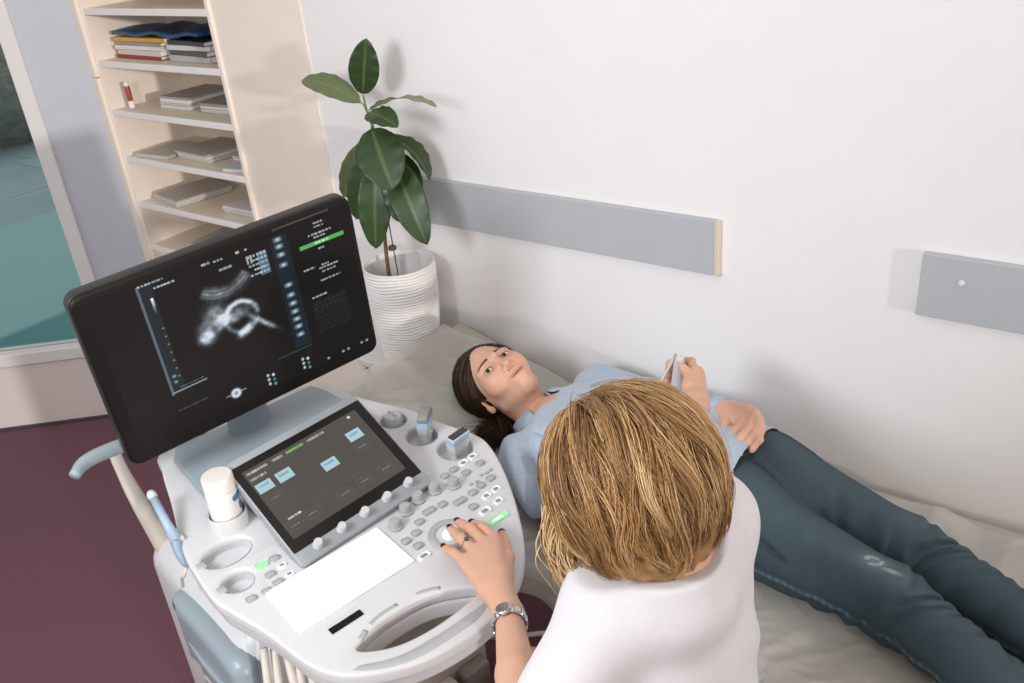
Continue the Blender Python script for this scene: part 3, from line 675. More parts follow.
mp('speaker_strip', wl_(box(.10, .22, .164, .168, .0, .0012, .0005, 1), MI @ MF), 'mdark', mon, False)
# monitor arm, grey rear plate
mp('rear_plate', merge(shear(curve_solid([[(-.195, .27), (.185, .27), (.165, .43), (.15, .47), (-.17, .47), (-.19, .44)]], .002, .022, .006, 3))), 'mg')
mp('monitor_neck', tube(catmull([(-.02, .43, .90), (-.02, .44, 1.0), (-.01, .43, 1.12), (0, .40, 1.17)], 6), [.05, .045, .04, .04], 16, (1, .55)), 'mg')
# rear grab handle at the monitor's lower left, beige bracket behind the body
mp('grab_handle', tube(catmull([(-.374, .405, 1.0), (-.35, .425, 1.004), (-.315, .437, 1.002), (-.26, .452, .99), (-.18, .48, .96), (-.10, .49, .93)], 6), [.010, .013, .014, .014, .014], 14, (1, 1.05)), 'mg')
mp('rear_bracket', tube(catmull([(-.235, .455, .60), (-.250, .480, .73), (-.257, .535, .81), (-.256, .59, .862), (-.25, .640, .90)], 6), [.022, .021, .017, .013, .012], 12, (.45, 1), up=(1, 0, 0)), 'beige')
# touch panel
tt = math.radians(29); TF = Matrix.Translation((-.0102, .1290, .935)) @ Matrix.Rotation(math.radians(2.26), 4, 'Z') @ Matrix.Rotation(math.radians(-2.3), 4, 'Y') @ Matrix.Rotation(tt, 4, 'X')
tp = mp('touch_panel', wl_(curve_solid([rrect(.2975, .252, .008)], -.024, 0, .003, 2), TF), 'msilver')
mp('glass', wl_(curve_solid([rrect(.291, .2045, .003)], -.002, .0012, .0006, 1), TF @ Matrix.Translation((0, .006, 0))), 'mblack', tp)
mp('support', wl_(box(-.13, .13, -.10, .12, -.095, -.022, .01), TF), 'mlg', tp)
q = Paint(250, 165, '4b4742')
for k, (a, b, c) in enumerate([(.024, .19, 'c9c6c0'), (.23, .32, 'b5b2ab'), (.35, .50, '7fcf54'), (.535, .69, 'c2beb7')]): q.words(a, b, .055, .028, c, 200+k)
q.words(.017, .145, .14, .028, 'b9b5ae', 210); q.rect(.70, .062, .99, .066, '6c6862'); q.blob(.92, .05, .012, .018, 'e6e4df', 1, 3)
for u_, v_ in ((.078, .28), (.241, .284), (.561, .45), (.862, .289)):
    q.rect(u_-.062, v_-.065, u_+.062, v_+.065, 'a5c4cf'); q.words(u_-.04, u_+.04, v_-.015, .03, '6b8793', int(u_*1000))
for u_, v_ in ((.084, .464), (.854, .466), (.076, .864), (.227, .855), (.504, .86), (.686, .854), (.881, .858)):
    q.frame(u_-.06, v_-.055, u_+.06, v_+.055, '5d5954', .004, .006); q.words(u_-.035, u_+.035, v_, .02, '7d7972', int(u_*999)+5)
q.words(.06, .165, .765, .028, 'd6d3cd', 230); q.rect(.3, .73, .98, .733, '57534e')
mp('screen', wl_(q.mesh(.256, .165), TF @ Matrix.Translation((-.003, .0095, .0016))), 'tscreen', tp, False)
for k in range(5): mp('control_knob', wl_(lathe([(.0095, 0), (.0095, .002), (.0082, .004), (.0078, .014), (.007, .0155), (0, .0156)], 20, cap=False), TF @ Matrix.Translation((-.1028+.0525*k, -.1055+.001*k, 0))), 'mw', tp)
# body
body = mp('body', box(-.282, .125, .06, .53, .14, .735, .06, 5), 'mw')
mp('front_column', box(-.16, .11, .0, .10, .14, .78, .04, 4), 'mlg')
mp('base', box(-.31, .13, -.10, .60, .07, .145, .03, 3), 'mlg')
for x in (-.25, .08):
    for y in (-.05, .52):
        mp('wheel', lathe([(.012, -.018), (.048, -.018), (.052, -.012), (.052, .012), (.048, .018), (.012, .018)], 24, Matrix.Translation((x, y, .052)) @ Matrix.Rotation(math.pi/2, 4, 'Y')), 'mdark')
# grey side cover with three dark marks
def cover():
    P = [(.36, .702), (.13, .705), (.09, .66), (.09, .60), (.13, .565), (.35, .535), (.378, .565), (.380, .67)]
    me = curve_solid([catmull(P, 4, True)], 0, .060, .028, 6); me.transform(frame((-.295, 0, 0), (0, 1, 0), (0, 0, 1), (1, 0, 0))); me.transform(Matrix.Translation((-.010, -.035, 0))); return me
sc = mp('side_cover', cover(), 'mg')
mp('cover_lip', tube(catmull([(-.300, .322, .602), (-.306, .22, .608), (-.306, .13, .614), (-.300, .070, .625)], 6), [.004, .007, .006, .003], 8), 'mg', sc)
for k in range(3): mp('dark_mark', box(-.3065, -.300, .185-.030*k, .197-.030*k, .590, .599, .001, 1), 'mdark', sc)
mp('vent_panel', box(-.285, -.279, .12, .36, .24, .49, .002, 1), mat('vent_grey', '8d8b8e', .5), body)
for k in range(9): mp('vent_slat', box(-.289, -.284, .135, .345, .26+.025*k, .266+.025*k, .001, 1), 'mlg', body)
# connector block and cable bundle in front of the column, seen through the handle opening
blk = mp('connector_block', box(-.20, .12, -.12, .02, .36, .60, .012, 3), 'beige')
for k in range(4): mp('connector', box(-.185+.075*k, -.125+.075*k, -.150, -.119, .44, .57, .006, 2), mat('connector_grey_%d' % k, ('b9b2a8', '6f6c68', 'c7c1b8', '8b8680')[k], .5), blk)
rnd = random.Random(4)
for k in range(7):
    x0 = -.27+.018*k
    P = catmull([(x0+.02, .03, .74-.01*k), (x0-.008+.01*rnd.random(), -.01-.006*k, .66), (x0-.01, -.02, .52), (x0+.02*rnd.random(), .0, .34), (x0+.03, .02, .20)], 7)
    mp('cable', tube(P, .0065+.002*rnd.random(), 9), 'cable')
for k in range(3):
    P = catmull([(.02+.03*k, -.13, .46), (.06+.02*k, -.18, .36-.03*k), (.12+.02*k, -.19, .30), (.20, -.12, .16)], 7); mp('cable', tube(P, .006, 8), 'cable')

# ---- loose things standing in the console
bl = wmat(mach)
def mthing(name, label, cat, x, y, z): 
    t = thing(name, label, cat, bl @ Vector((x, y, z)), MR); return t
holder = mp('bottle_holder', lathe([(.030, -.02), (.0345, -.015), (.0355, .026), (.0345, .028), (.0325, .026), (.031, .004), (0, .003)], 32, Matrix.Translation((-.188, .212, dz(.212))), cap=False), 'mw', deck)
gb_ = mthing('gel_bottle', 'white gel bottle with blue print standing in the console holder', 'bottle', -.188, .212, dz(.212)+.0045)
link('bottle_body', lathe([(0, 0), (.026, 0), (.0285, .003), (.0288, .012), (.0288, .068), (.027, .074), (.0262, .075)], 36, cap=False), cmat('bottle_white', 'e9e6e4', .35, .01), gb_)
link('cap', lathe([(.0262, .075), (.0285, .076), (.0285, .101), (.0265, .1045), (.012, .1052), (0, .1052)], 36, cap=False), cmat('cap_cream', 'eee6df', .4, .01), gb_)
def wrap(a0, a1, z0, z1, r, n=10):
    vs = []; fs = []
    for i in range(n+1):
        a = math.radians(a0+(a1-a0)*i/n); 
        k = math.sqrt(max(0, 1-(2*i/n-1)**2))*.5+.5
        vs += [(r*math.cos(a), r*math.sin(a), (z0+z1)/2-(z1-z0)/2*k), (r*math.cos(a), r*math.sin(a), (z0+z1)/2+(z1-z0)/2*k)]
    for i in range(n): fs.append((2*i, 2*i+2, 2*i+3, 2*i+1))
    return vf(vs, fs)
link('blue_print', merge(wrap(-75, -20, .052, .066, .0291), wrap(-50, 10, .026, .048, .0291)), cmat('print_blue', '4f7ea6', .4, .15), gb_)
def probe(kind, label, x, y, tilt):
    t = mthing('ultrasound_probe', label, 'probe', x, y, dz(y)-.055)
    t.rotation_euler = (tilt[0], tilt[1], MR+tilt[2])
    if kind == 'convex':
        link('handle', lathe([(.010, 0), (.013, .01), (.014, .04), (.017, .062)], 20), M['mw'], t)
        hw = .031
        prof = [(-.017, .055), (-.026, .07), (-.030, .080), (.030, .080), (.026, .07), (.017, .055)]
        me = curve_solid([prof], -.011, .011, .003, 2); me.transform(Matrix.Rotation(math.pi/2, 4, 'X')); link('head', me, M['mw'], t)
        me = curve_solid([[(-.031, .078), (.031, .078), (.031, .090), (-.031, .090)]], -.0125, .0125, .003, 2); me.transform(Matrix.Rotation(math.pi/2, 4, 'X')); link('blue_band', me, M['ltblue'], t)
        arc = [(-.030, .089), (.030, .089)]+[(.031*math.cos(a), .094+.020*math.sin(a)) for a in np.linspace(.05, math.pi-.05, 14)]
        me = curve_solid([arc], -.0115, .0115, .004, 3); me.transform(Matrix.Rotation(math.pi/2, 4, 'X')); link('lens', me, cmat('lens_grey', '8d8f88', .4, .05), t)
    else:
        link('handle', box(-.014, .014, -.010, .010, 0, .055, .006, 3), M['mw'], t)
        prof = [(-.014, .045), (-.023, .065), (-.0245, .082), (.0245, .082), (.023, .065), (.014, .045)]
        me = curve_solid([prof], -.0115, .0115, .004, 2); me.transform(Matrix.Rotation(math.pi/2, 4, 'X')); link('head', me, M['mw'], t)
        link('blue_band', box(-.0255, .0255, -.0125, .0125, .081, .095, .004, 3), M['ltblue'], t)
        link('lens', box(-.023, .023, -.008, .008, .0945, .0985, .0018, 2), M['mdark'], t)
        link('lens_edge', box(-.0245, .0245, -.0115, .0115, .0938, .0962, .001, 1), M['mw'], t)
    return t
probe('linear', 'flat white probe with light blue band in the console cup beside the keys', .256, .095, (.15, .0, .15))
probe('convex', 'curved probe with grey lens and light blue band in the middle right cup', .233, .177, (.1, .15, .75))
link_t = mthing('ultrasound_probe', 'small white probe end sunk in the farthest right cup', 'probe', .222, .262, dz(.262)-.055)
link('handle', lathe([(.010, 0), (.017, .012), (.0195, .05), (.018, .066), (.008, .071), (0, .0715)], 22, cap=False), M['mlg'], link_t)
link('ridge', box(-.0025, .0025, -.015, .015, .060, .074, .001, 1), M['mw'], link_t, False)
pp = mthing('pencil_probe', 'blue pencil probe with white tip leaning at the console edge', 'probe', -.275, .235, .862)
def pw(me): me.transform(Matrix.Translation((.275, -.235, -.862))); return me
link('handle', pw(tube([(-.279, .310, .944), (-.282, .262, .912), (-.283, .232, .888)], [.0075, .008, .011], 14)), mat('probe_blue_grey', 'a3b7cb', .4, .04, 30), pp)
link('tip', pw(tube([(-.2785, .321, .952), (-.279, .315, .948), (-.279, .309, .943)], [.006, .009, .0085], 14)), M['mw'], pp)
link('hook', pw(tube(catmull([(-.283, .232, .888), (-.287, .222, .876), (-.288, .210, .862), (-.286, .202, .850)], 6), [.010, .008, .006], 10)), mat('hook_grey_blue', '8ea0b2', .4, .04, 30), pp)
link('cable', pw(tube(catmull([(-.286, .202, .850), (-.296, .205, .83), (-.292, .24, .80), (-.288, .27, .76)], 6), .0035, 8)), M['cable'], pp)
link('clip', pw(box(-.282, -.268, .226, .246, .878, .894, .004, 2)), M['mw'], pp)
# ------------------------------------------------------------------ people
SKIN = attr_mat('skin', .48, sss=.12, spec=.4, bump=.02, bscale=400)
def A3(*p): return np.array(p, np.float32)
def head_sdf(P, fine=True):
    """head in its own frame: X person's left, -Y face, Z crown; origin between the eyes' level"""
    d = sell(P, (0, .014, .036), (.0735, .092, .084))
    d = smin(d, sell(P, (0, -.026, -.040), (.0545, .060, .074)), .035)
    d = smin(d, sell(P, (0, -.060, -.012), (.050, .026, .045)), .03)
    d = smin(d, scap(P, (0, -.066, -.096), (0, -.058, -.088), .019, .026), .022)
    for s in (-1, 1):
        d = smin(d, scap(P, (s*.009, -.067, -.099), (s*.044, -.004, -.064), .011, .014), .018)
        d = smin(d, sell(P, (s*.035, -.054, -.026), (.021, .017, .019)), .035)
        d = smin(d, scap(P, (s*.012, -.083, .0165), (s*.046, -.066, .017), .0075, .006), .014)
        d = smax(d, -sell(P, (s*.031, -.094, .0), (.019, .019, .0125)), .012)
    d = smin(d, sell(P, (0, -.084, -.066), (.024, .010, .018)), .014)
    d = smin(d, scap(P, (0, -.078, .010), (0, -.0985, -.030), .0068, .0098), .010)
    d = smin(d, sell(P, (0, -.1005, -.0345), (.0105, .0095, .0085)), .006)
    for s in (-1, 1):
        d = smin(d, sell(P, (s*.0115, -.0915, -.0385), (.0072, .0085, .0066)), .005)
        d = smax(d, -sell(P, (s*.0062, -.0975, -.0455), (.0032, .0045, .003)), .003)
        # ears
        R = Matrix.Rotation(s*.35, 3, 'Z') @ Matrix.Rotation(-.2, 3, 'X')
        e = sell(P, (s*.0735, .014, -.014), (.0075, .018, .031), np.array(R)); e = smax(e, -sell(P, (s*.081, .011, -.011), (.0075, .011, .021), np.array(R)), .004)
        e = smin(e, sell(P, (s*.074, .006, -.038), (.006, .008, .009)), .008); d = smin(d, e, .006)
    # lips
    d = smin(d, sell(P, (0, -.0895, -.0645), (.0215, .0070, .0042)), .004)
    d = smin(d, sell(P, (0, -.0885, -.0715), (.0185, .0072, .0050)), .004)
    d = smax(d, -sell(P, (0, -.0985, -.0680), (.0235, .0085, .0010)), .002)
    # neck
    d = smin(d, scap(P, (0, .030, -.05), (0, .040, -.155), .050, .052), .03)
    # lids and eyeballs
    eye = None
    for s in (-1, 1):
        c = (s*.031, -.0655, 0)
        lid = smax(sell(P, c, (.0150, .0142, .0130)), -sell(P, (s*.0315, -.083, .0), (.0132, .016, .0060)), .0012)
        d = smin(d, lid, .005)
        b = sell(P, c, (.0125,)*3); d = np.minimum(d, b)
    return d
def head_cols(V, base, gaze, lip='b5685c', brow='35231a', iris='22160f'):
    base = np.array(lin(base)); C = np.tile(base, (len(V), 1)); V = V.astype(np.float32)
    def mix(m, col): 
        nonlocal C
        m = np.clip(m, 0, 1)[:, None]; C = C*(1-m)+np.array(lin(col) if isinstance(col, str) else col)*m
    rosy = base*np.array([1.02, .80, .76])
    for s in (-1, 1):
        mix(.45*np.exp(-(sell(V, (s*.04, -.066, -.034), (.02, .02, .017))/.018)**2)*(sell(V, (s*.04, -.066, -.034), (.02, .02, .017)) < .03), rosy)
        mix(.5*(V[:, 0]*s > .068), rosy)
        mix(np.clip(1-sell(V, (s*.031, -.078, .002), (.017, .012, .011))/.010, 0, .28), base*np.array([.72, .58, .52]))
    mix(.35*np.exp(-((V[:, 0]/.014)**2+((V[:, 2]+.037)/.010)**2))*(V[:, 1] < -.088), rosy)
    lips = np.minimum(sell(V, (0, -.0895, -.0645), (.0225, .0070, .0040)), sell(V, (0, -.0885, -.0715), (.0190, .0072, .0048)))
    mix((.0012-lips)/.0014*.8, lip); mix((.0012-sell(V, (0, -.0965, -.0680), (.0235, .0085, .0006)))/.0012*.8, '6e332d')
    mix((np.abs(V[:, 0]) < .011)*np.clip((-.0435-V[:, 2])/.002, 0, 1)*(V[:, 1] < -.086)*(V[:, 2] > -.049)*.55, '8a5040')
    for s in (-1, 1):
        x = V[:, 0]*s; t = np.clip((x-.013)/.036, -.2, 1.2); zc = .0185+.0065*np.sin(np.clip(t, 0, 1)*2.2)-.004*t; th = .0046*(1-.5*t)
        m = (t > 0) & (t < 1) & (V[:, 1] < -.045)
        mix(np.clip((th-np.abs(V[:, 2]-zc))/.0012, 0, 1)*m*.95, brow)
        cx = np.array([s*.031, -.0655, 0]); ap = sell(V, (s*.0315, -.083, .0), (.0132, .016, .0060)); eb = np.sqrt(((V-cx)**2).sum(1))-.0125
        inside = (ap < .0002) & (eb < .0012); mix(inside*1., 'e9e2dc')
        g = np.array(gaze, float); g[0] = g[0]; g /= np.linalg.norm(g); dd = np.sqrt(((V-(cx+g*.0125))**2).sum(1))
        mix(inside*np.clip((.0066-dd)/.0010, 0, 1), iris); mix(inside*np.clip((.0030-dd)/.0008, 0, 1), '0c0806')
        mix((~inside)*(ap > -.0005)*np.clip((.0022-ap)/.0010, 0, 1)*(V[:, 1] < -.066)*np.where(V[:, 2] > .0, .95, .35), '2a1a14')
    return C
def place(V, R, o, s=1.): return (np.asarray(V)*s) @ np.asarray(R).T + np.asarray(o)
def hand(fingers, palm, fore, lo, hi, h, base, nails=None, nail_col='3d1014', kf=.003, webs=.008, cut=None):
    """fingers: list of [(joint, radius)...]; palm: capsules (a,b,ra,rb); fore: capsules of wrist and forearm"""
    g = Grid(lo, hi, h); P = g.P; d = None
    for a, b, ra, rb in palm: e = scap(P, a, b, ra, rb); d = e if d is None else smin(d, e, .014)
    for a, b, ra, rb in fore: d = smin(d, scap(P, a, b, ra, rb), .012)
    for f in fingers:
        e = None
        for (a, ra), (b, rb) in zip(f[:-1], f[1:]):
            q = scap(P, a, b, ra, rb); e = q if e is None else smin(e, q, .004)
        d = smin(d, e, kf if f is not fingers[-1] else webs)
    V, F = nets(g, d); base = np.array(lin(base)); C = np.tile(base, (len(V), 1))
    for f in fingers:
        for (a, ra) in f[1:-1]:
            m = .35*np.exp(-(((V-np.array(a))**2).sum(1))/(ra*1.1)**2); C = C*(1-m[:, None])+base*np.array([1.0, .74, .68])*m[:, None]
    if nails:
        for c, ax, sd, nr, w, l in nails:
            q = V-np.array(c); u = q@np.array(ax)/l; v = q@np.array(sd)/w; n = q@np.array(nr)
            m = ((u*u)**1.2+(v*v)**1.5 < 1) & (n > -.002); C[m] = lin(nail_col)
    return V, F, C
def nrm(v): v = np.array(v, float); return v/np.linalg.norm(v)

# ================= patient =================
PB = (-.6, 1.45, .62)
pat = thing('person', 'woman in pale blue shirt and dark jeans lying on the examination couch', 'person', PB)
HO = np.array([-1.2723, 1.4812, .7893]); HR = np.array([[.1323, -.2367, -.9625], [.9414, .3339, .0473], [.3102, -.9124, .2670]])
u_, s_, vt_ = np.linalg.svd(HR); HR = u_ @ vt_
gz = HR.T @ nrm(np.array([-1.37, .87, 1.19])-HO); gz = nrm([np.clip(gz[0], -.10, .22), -1, np.clip(gz[2], -.05, .12)])
g = Grid((-.092, -.125, -.165), (.092, .115, .13), .00165)
V, F = nets(g, head_sdf(g.P)); PSK = 'd9ab92'
Ch = head_cols(V, PSK, gz)
parts = [(place(V, HR, HO, .99), F, Ch)]
nb = HO + HR @ np.array([0, .040, -.14])
shN, shF = (-1.075, 1.295, .725), (-1.075, 1.625, .745)
elN, elF = (-.85, 1.205, .685), (-.845, 1.655, .735)
wrN, wrF = (-.655, 1.275, .70), (-.712, 1.535, .842)
hpN, hpF = (-.585, 1.365, .715), (-.60, 1.535, .715)
knN, knF = (-.272, 1.303, .705), (-.285, 1.458, .702)
anN, anF = (.115, 1.13, .675), (.13, 1.305, .675)
def torso(P, inf=0., hips=True):
    d = sell(P, (-.90, 1.458, .730), (.235, .158+inf, .105+inf))
    d = smin(d, sell(P, (-.63, 1.45, .722), (.17, .168+inf, .098+inf)), .10)
    d = smin(d, scap(P, (-1.05, 1.33, .728), (-1.05, 1.60, .742), .062+inf, .062+inf), .06)
    for y in (1.395, 1.525): d = smin(d, sell(P, (-.955, y, .800), (.075, .065, .052+inf)), .05)
    return d
g = Grid((-1.20, 1.05, .59), (.33, 1.74, .92), .0085); P = g.P
d = torso(P, -.020)
d = smin(d, scap(P, nb, (-1.06, 1.465, .745), .050, .07), .04)
for a, b, c in ((shN, elN, wrN), (shF, elF, wrF)):
    d = smin(d, scap(P, a, b, .038, .032), .03); d = smin(d, scap(P, b, c, .032, .024), .02)
for a, b, c in ((hpN, knN, anN), (hpF, knF, anF)):
    d = smin(d, scap(P, a, b, .070, .048), .04); d = smin(d, scap(P, b, c, .048, .032), .03)
    d = smin(d, scap(P, c, (c[0]+.04, c[1], c[2]+.12), .034, .026), .03)
hN = (-.57, 1.305, .715); d = smin(d, scap(P, wrN, hN, .026, .026), .02)
V, F = nets(g, d); parts.append((V, F, np.tile(lin(PSK), (len(V), 1))))
# the hand on the hip
W = A3(*wrF); mcp = [A3(-.640, 1.522, .872), A3(-.620, 1.512, .873), A3(-.606, 1.499, .867), A3(-.597, 1.484, .857)]
tipp = [A3(-.652, 1.446, .834), A3(-.634, 1.440, .834), A3(-.616, 1.446, .832), A3(-.598, 1.448, .830)]
fg = []
for m_, t_, r_ in zip(mcp, tipp, (.0092, .0095, .009, .008)):
    mid = m_*.52+t_*.48+A3(.010, -.004, .006); fg.append([(m_, r_*1.1), (mid, r_), (t_*.8+mid*.2, r_*.9), (t_, r_*.8)])
fg.append([(W*.6+mcp[0]*.4+A3(-.004, -.012, -.006), .013), (A3(-.672, 1.488, .852), .011), (A3(-.664, 1.462, .838), .0085)])
pl = [(W, m_, .020, .0125) for m_ in mcp]+[(W*.5+mcp[0]*.5, W*.5+mcp[3]*.5, .016, .016)]
parts.append(hand(fg, pl, [(W, W+A3(-.05, .03, -.03), .022, .025)], (-.79, 1.40, .79), (-.57, 1.58, .91), .0019, PSK))
link('body', join_nets(parts), SKIN, pat, world=True)
# shirt
M['shirt_blue'] = mat('pale_blue_cotton', 'b2bfd0', .85, .07, 120, .25, bscale=700, spec=.2, sheen=.2)
g = Grid((-1.19, 1.08, .60), (-.60, 1.735, .90), .0048); P = g.P
d = torso(P, .004); d = smin(d, sell(P, (-.68, 1.45, .73), (.16, .17, .112)), .06)
for a, b, c, f in ((shN, elN, wrN, .95), (shF, elF, wrF, .97)):
    d = smin(d, scap(P, a, b, .062, .052), .03)
    cc = tuple(np.array(b)*(1-f)+np.array(c)*f); d = smin(d, scap(P, b, cc, .052, .036), .022)
# neck opening, collar stand and placket
Pn = np.array([-1.10, 1.47, .80], np.float32)
nk = scap(P, nb, nb+HR[:, 2]*.10, .060, .064); d = smax(d, -nk, .008)
dirn = nrm(np.array([-1, 0, .45]))
wr = .0085*np.sin((P[..., 0]*70+P[..., 1]*46+P[..., 2]*30)+2.2*vnoise(P, 3.0, 4))*np.clip((1.36-P[..., 1])/.1, .15, 1)+.0035*vnoise(P, 6, 5)
for a, b in (((-1.10, 1.28, .79), (-.95, 1.24, .74)), ((-1.05, 1.33, .80), (-.90, 1.30, .78)), ((-1.06, 1.56, .80), (-.92, 1.50, .83))): d = smax(d, -scap(P, a, b, .006, .004), .012)
V, F = nets(g, d+wr); sh = link('shirt', net_mesh(V, F), M['shirt_blue'], pat, world=True)
def collar():
    ax = nrm(nb+HR[:, 2]*.09-nb); c0 = nb+HR[:, 2]*.012; e1 = nrm(HR[:, 0]); e2 = np.cross(ax, e1)   # e1 left, e2 ~ back/front
    if e2 @ HR[:, 1] > 0: e2 = -e2                                    # towards the front (face side)
    vs = []; fs = []; n = 40
    for i in range(n+1):
        a = math.radians(-150+300*i/n); dv = -e2*math.cos(a)+e1*math.sin(a)   # starts/ends at the throat
        front = max(0, (abs(a)-1.6)/1.0)
        for k, (r, hgt) in enumerate(((.060, -.004), (.063, .030), (.068, .034), (.080, .012), (.090+.022*front, -.014-.012*front))):
            vs.append(c0+dv*r+ax*(hgt-.022*front)+e2*.0)
    for i in range(n):
        for k in range(4): q = i*5+k; fs.append((q, q+5, q+6, q+1))
    return vf(vs, fs)
o = link('collar', collar(), M['shirt_blue'], sh); o.data.transform(wmat(pat).inverted()); md = o.modifiers.new('t', 'SOLIDIFY'); md.thickness = .003
# jeans
g = Grid((-.78, 1.02, .595), (.19, 1.73, .85), .0046); P = g.P
d = sell(P, (-.62, 1.45, .722), (.155, .172, .102)); d = smax(d, -(P[..., 0]+.735), .01)
lg = []
for a, b, c, r in ((hpN, knN, anN, .096), (hpF, knF, anF, .090)):
    e = scap(P, a, b, r, .062); e = smin(e, scap(P, b, c, .062, .045), .03)
    # folds round the knee: soft grooves that wrap over the leg at a slant
    bb = np.array(b); ax = nrm(np.array(c)-np.array(a)); sd = nrm(np.cross(ax, [0, 0, 1])); Q = P-bb.astype(np.float32)
    sa = Q@ax.astype(np.float32); sl = Q@sd.astype(np.float32); sz = Q[..., 2]
    for s0, sl_k, zk, w_, am, lo_, hi_ in ((.060, -.5, .35, .007, .0075, -.08, .06), (.084, -.55, .40, .006, .0060, -.05, .08), (.105, -.35, .3, .006, .0045, -.08, .02), (.030, .45, .5, .008, .0045, -.08, .03), (-.045, .9, .6, .010, .004, .01, .09), (-.10, 1.0, .5, .011, .004, .02, .10), (.150, -.6, .3, .009, .0035, -.06, .06), (.21, .5, .4, .010, .003, -.06, .06), (-.18, 1.1, .4, .014, .004, .02, .1)):
        env = np.clip((sl-lo_)/.03, 0, 1)*np.clip((hi_-sl)/.03, 0, 1)
        x_ = (sa-s0-sl_k*sl-zk*(sz-.05)*.4)/w_; e = e+(am*np.exp(-x_*x_)-.5*am*np.exp(-(x_-2.0)**2)-.5*am*np.exp(-(x_+2.0)**2))*env
    e = e+.0022*np.sin(sa*95+sl*30)*np.exp(-((sl-.06)/.03)**2)
    # outer seam
    p0 = np.array(a)+sd*(r)*.98; p1 = bb+sd*.060; p2 = np.array(c)+sd*.045
    lg.append(e)
d = smin(d, smin(lg[0], lg[1], .014), .045)
for a, b in (((-.60, 1.44, .82), (-.48, 1.40, .79)), ((-.58, 1.47, .82), (-.46, 1.42, .79)), ((-.66, 1.34, .80), (-.55, 1.30, .77)), ((-.60, 1.30, .78), (-.45, 1.27, .74)), ((-.62, 1.58, .80), (-.50, 1.55, .78))): d = smax(d, -scap(P, a, b, .006, .002), .014)
d = d+.0022*vnoise(P, 5, 8)+.0012*vnoise(P, 14, 12)
V, F = nets(g, d)
c0 = np.array(lin('3f4d54')); Cj = np.tile(c0, (len(V), 1)); Vf = V.astype(np.float32)
nz = vnoise(Vf, 7, 21)*.5+vnoise(Vf, 30, 22)*.3; Cj *= (1+.16*nz)[:, None]
def jm(m, c):
    global Cj
    m = np.clip(m, 0, 1)[:, None]; Cj = Cj*(1-m)+np.array(lin(c))*m
for a, b, r in ((hpN, knN, .085), (knN, anN, .05), (hpF, knF, .08), (knF, anF, .05)):
    jm(.30*np.exp(-((scap(Vf, np.array(a)+[0, 0, .085], np.array(b)+[0, 0, .065], .01))/.035)**2), '667a84')
for i, (a, b, c, r) in enumerate(((hpN, knN, anN, .096), (hpF, knF, anF, .09))):
    ax = nrm(np.array(c)-np.array(a)); sd = nrm(np.cross(ax, [0, 0, 1])); zz = np.array([0, 0, -.012])
    s1 = np.minimum(scap(Vf, np.array(a)+sd*r*.97+zz, np.array(b)+sd*.062+zz, 0), scap(Vf, np.array(b)+sd*.062+zz, np.array(c)+sd*.046+zz, 0))
    bead = .6+.4*np.sin(Vf[:, 0]*420)
    jm((.0070-s1)/.004*.38*bead, '8ba3ae'); jm(np.exp(-((s1-.014)/.004)**2)*.35, '2a3a44')
    s2 = scap(Vf, np.array(b)-sd*.055+[0, 0, .03], np.array(c)-sd*.04+[0, 0, .03], 0); jm((.006-s2)/.004*.4*(np.sin(Vf[:, 0]*500) > 0), '8fa0a6')
# worn patch on the near knee
kp = np.array(knN)+np.array([-.035, .01, .066]); q = Vf-kp
jm(np.exp(-((q[:, 0]/.026)**2+(q[:, 1]/.018)**2))*.55*(q[:, 2] > -.03), '7f949e')
jm(np.clip(.9-np.abs((q[:, 0]/.016)**2+(q[:, 1]/.011)**2-.7)*1.8, 0, .8)*(q[:, 2] > -.03)*(vnoise(Vf, 55, 3) > -.35), 'c9c6c2')
jm(np.exp(-(((q[:, 0]-.034)/.014)**2+((q[:, 1]+.012)/.0035)**2))*.8*(q[:, 2] > -.03), 'c4c6c6')
DENIM = attr_mat('denim', .85, spec=.2, bump=.35, bscale=900)
jn = link('jeans', net_mesh(V, F, Cj), DENIM, pat, world=True)
# hair: combed back, gathered behind the near ear
HB = hair_mat('dark_brown_hair', [(0, '1d130e'), (.4, '2e1f17'), (.8, '45301f'), (1, '5a4230')], .36)
g = Grid((-.10, -.115, -.13), (.10, .135, .145), .003); P = g.P
d = sell(P, (0, .020, .036), (.0815, .096, .092)); d = smin(d, sell(P, (0, .075, -.035), (.058, .045, .06)), .04)
pn = nrm([0, .085, .070]).astype(np.float32); d = smax(d, -(P@pn+.0205+.10*np.maximum(0, np.abs(P[..., 0])-.05)*0), .012)
for s in (-1, 1): d = smax(d, -sell(P, (s*.085, .004, -.020), (.022, .022, .034)), .008)
V, F = nets(g, d+.0003*np.sin(P[..., 0]*700))
hr_ = link('hair', net_mesh(place(V, HR, HO, .99), F), mat('hair_base_brown', '2a1c14', .5, .25, 60, .3, stretch=(8, 1, 1), spec=.3), pat, world=True)
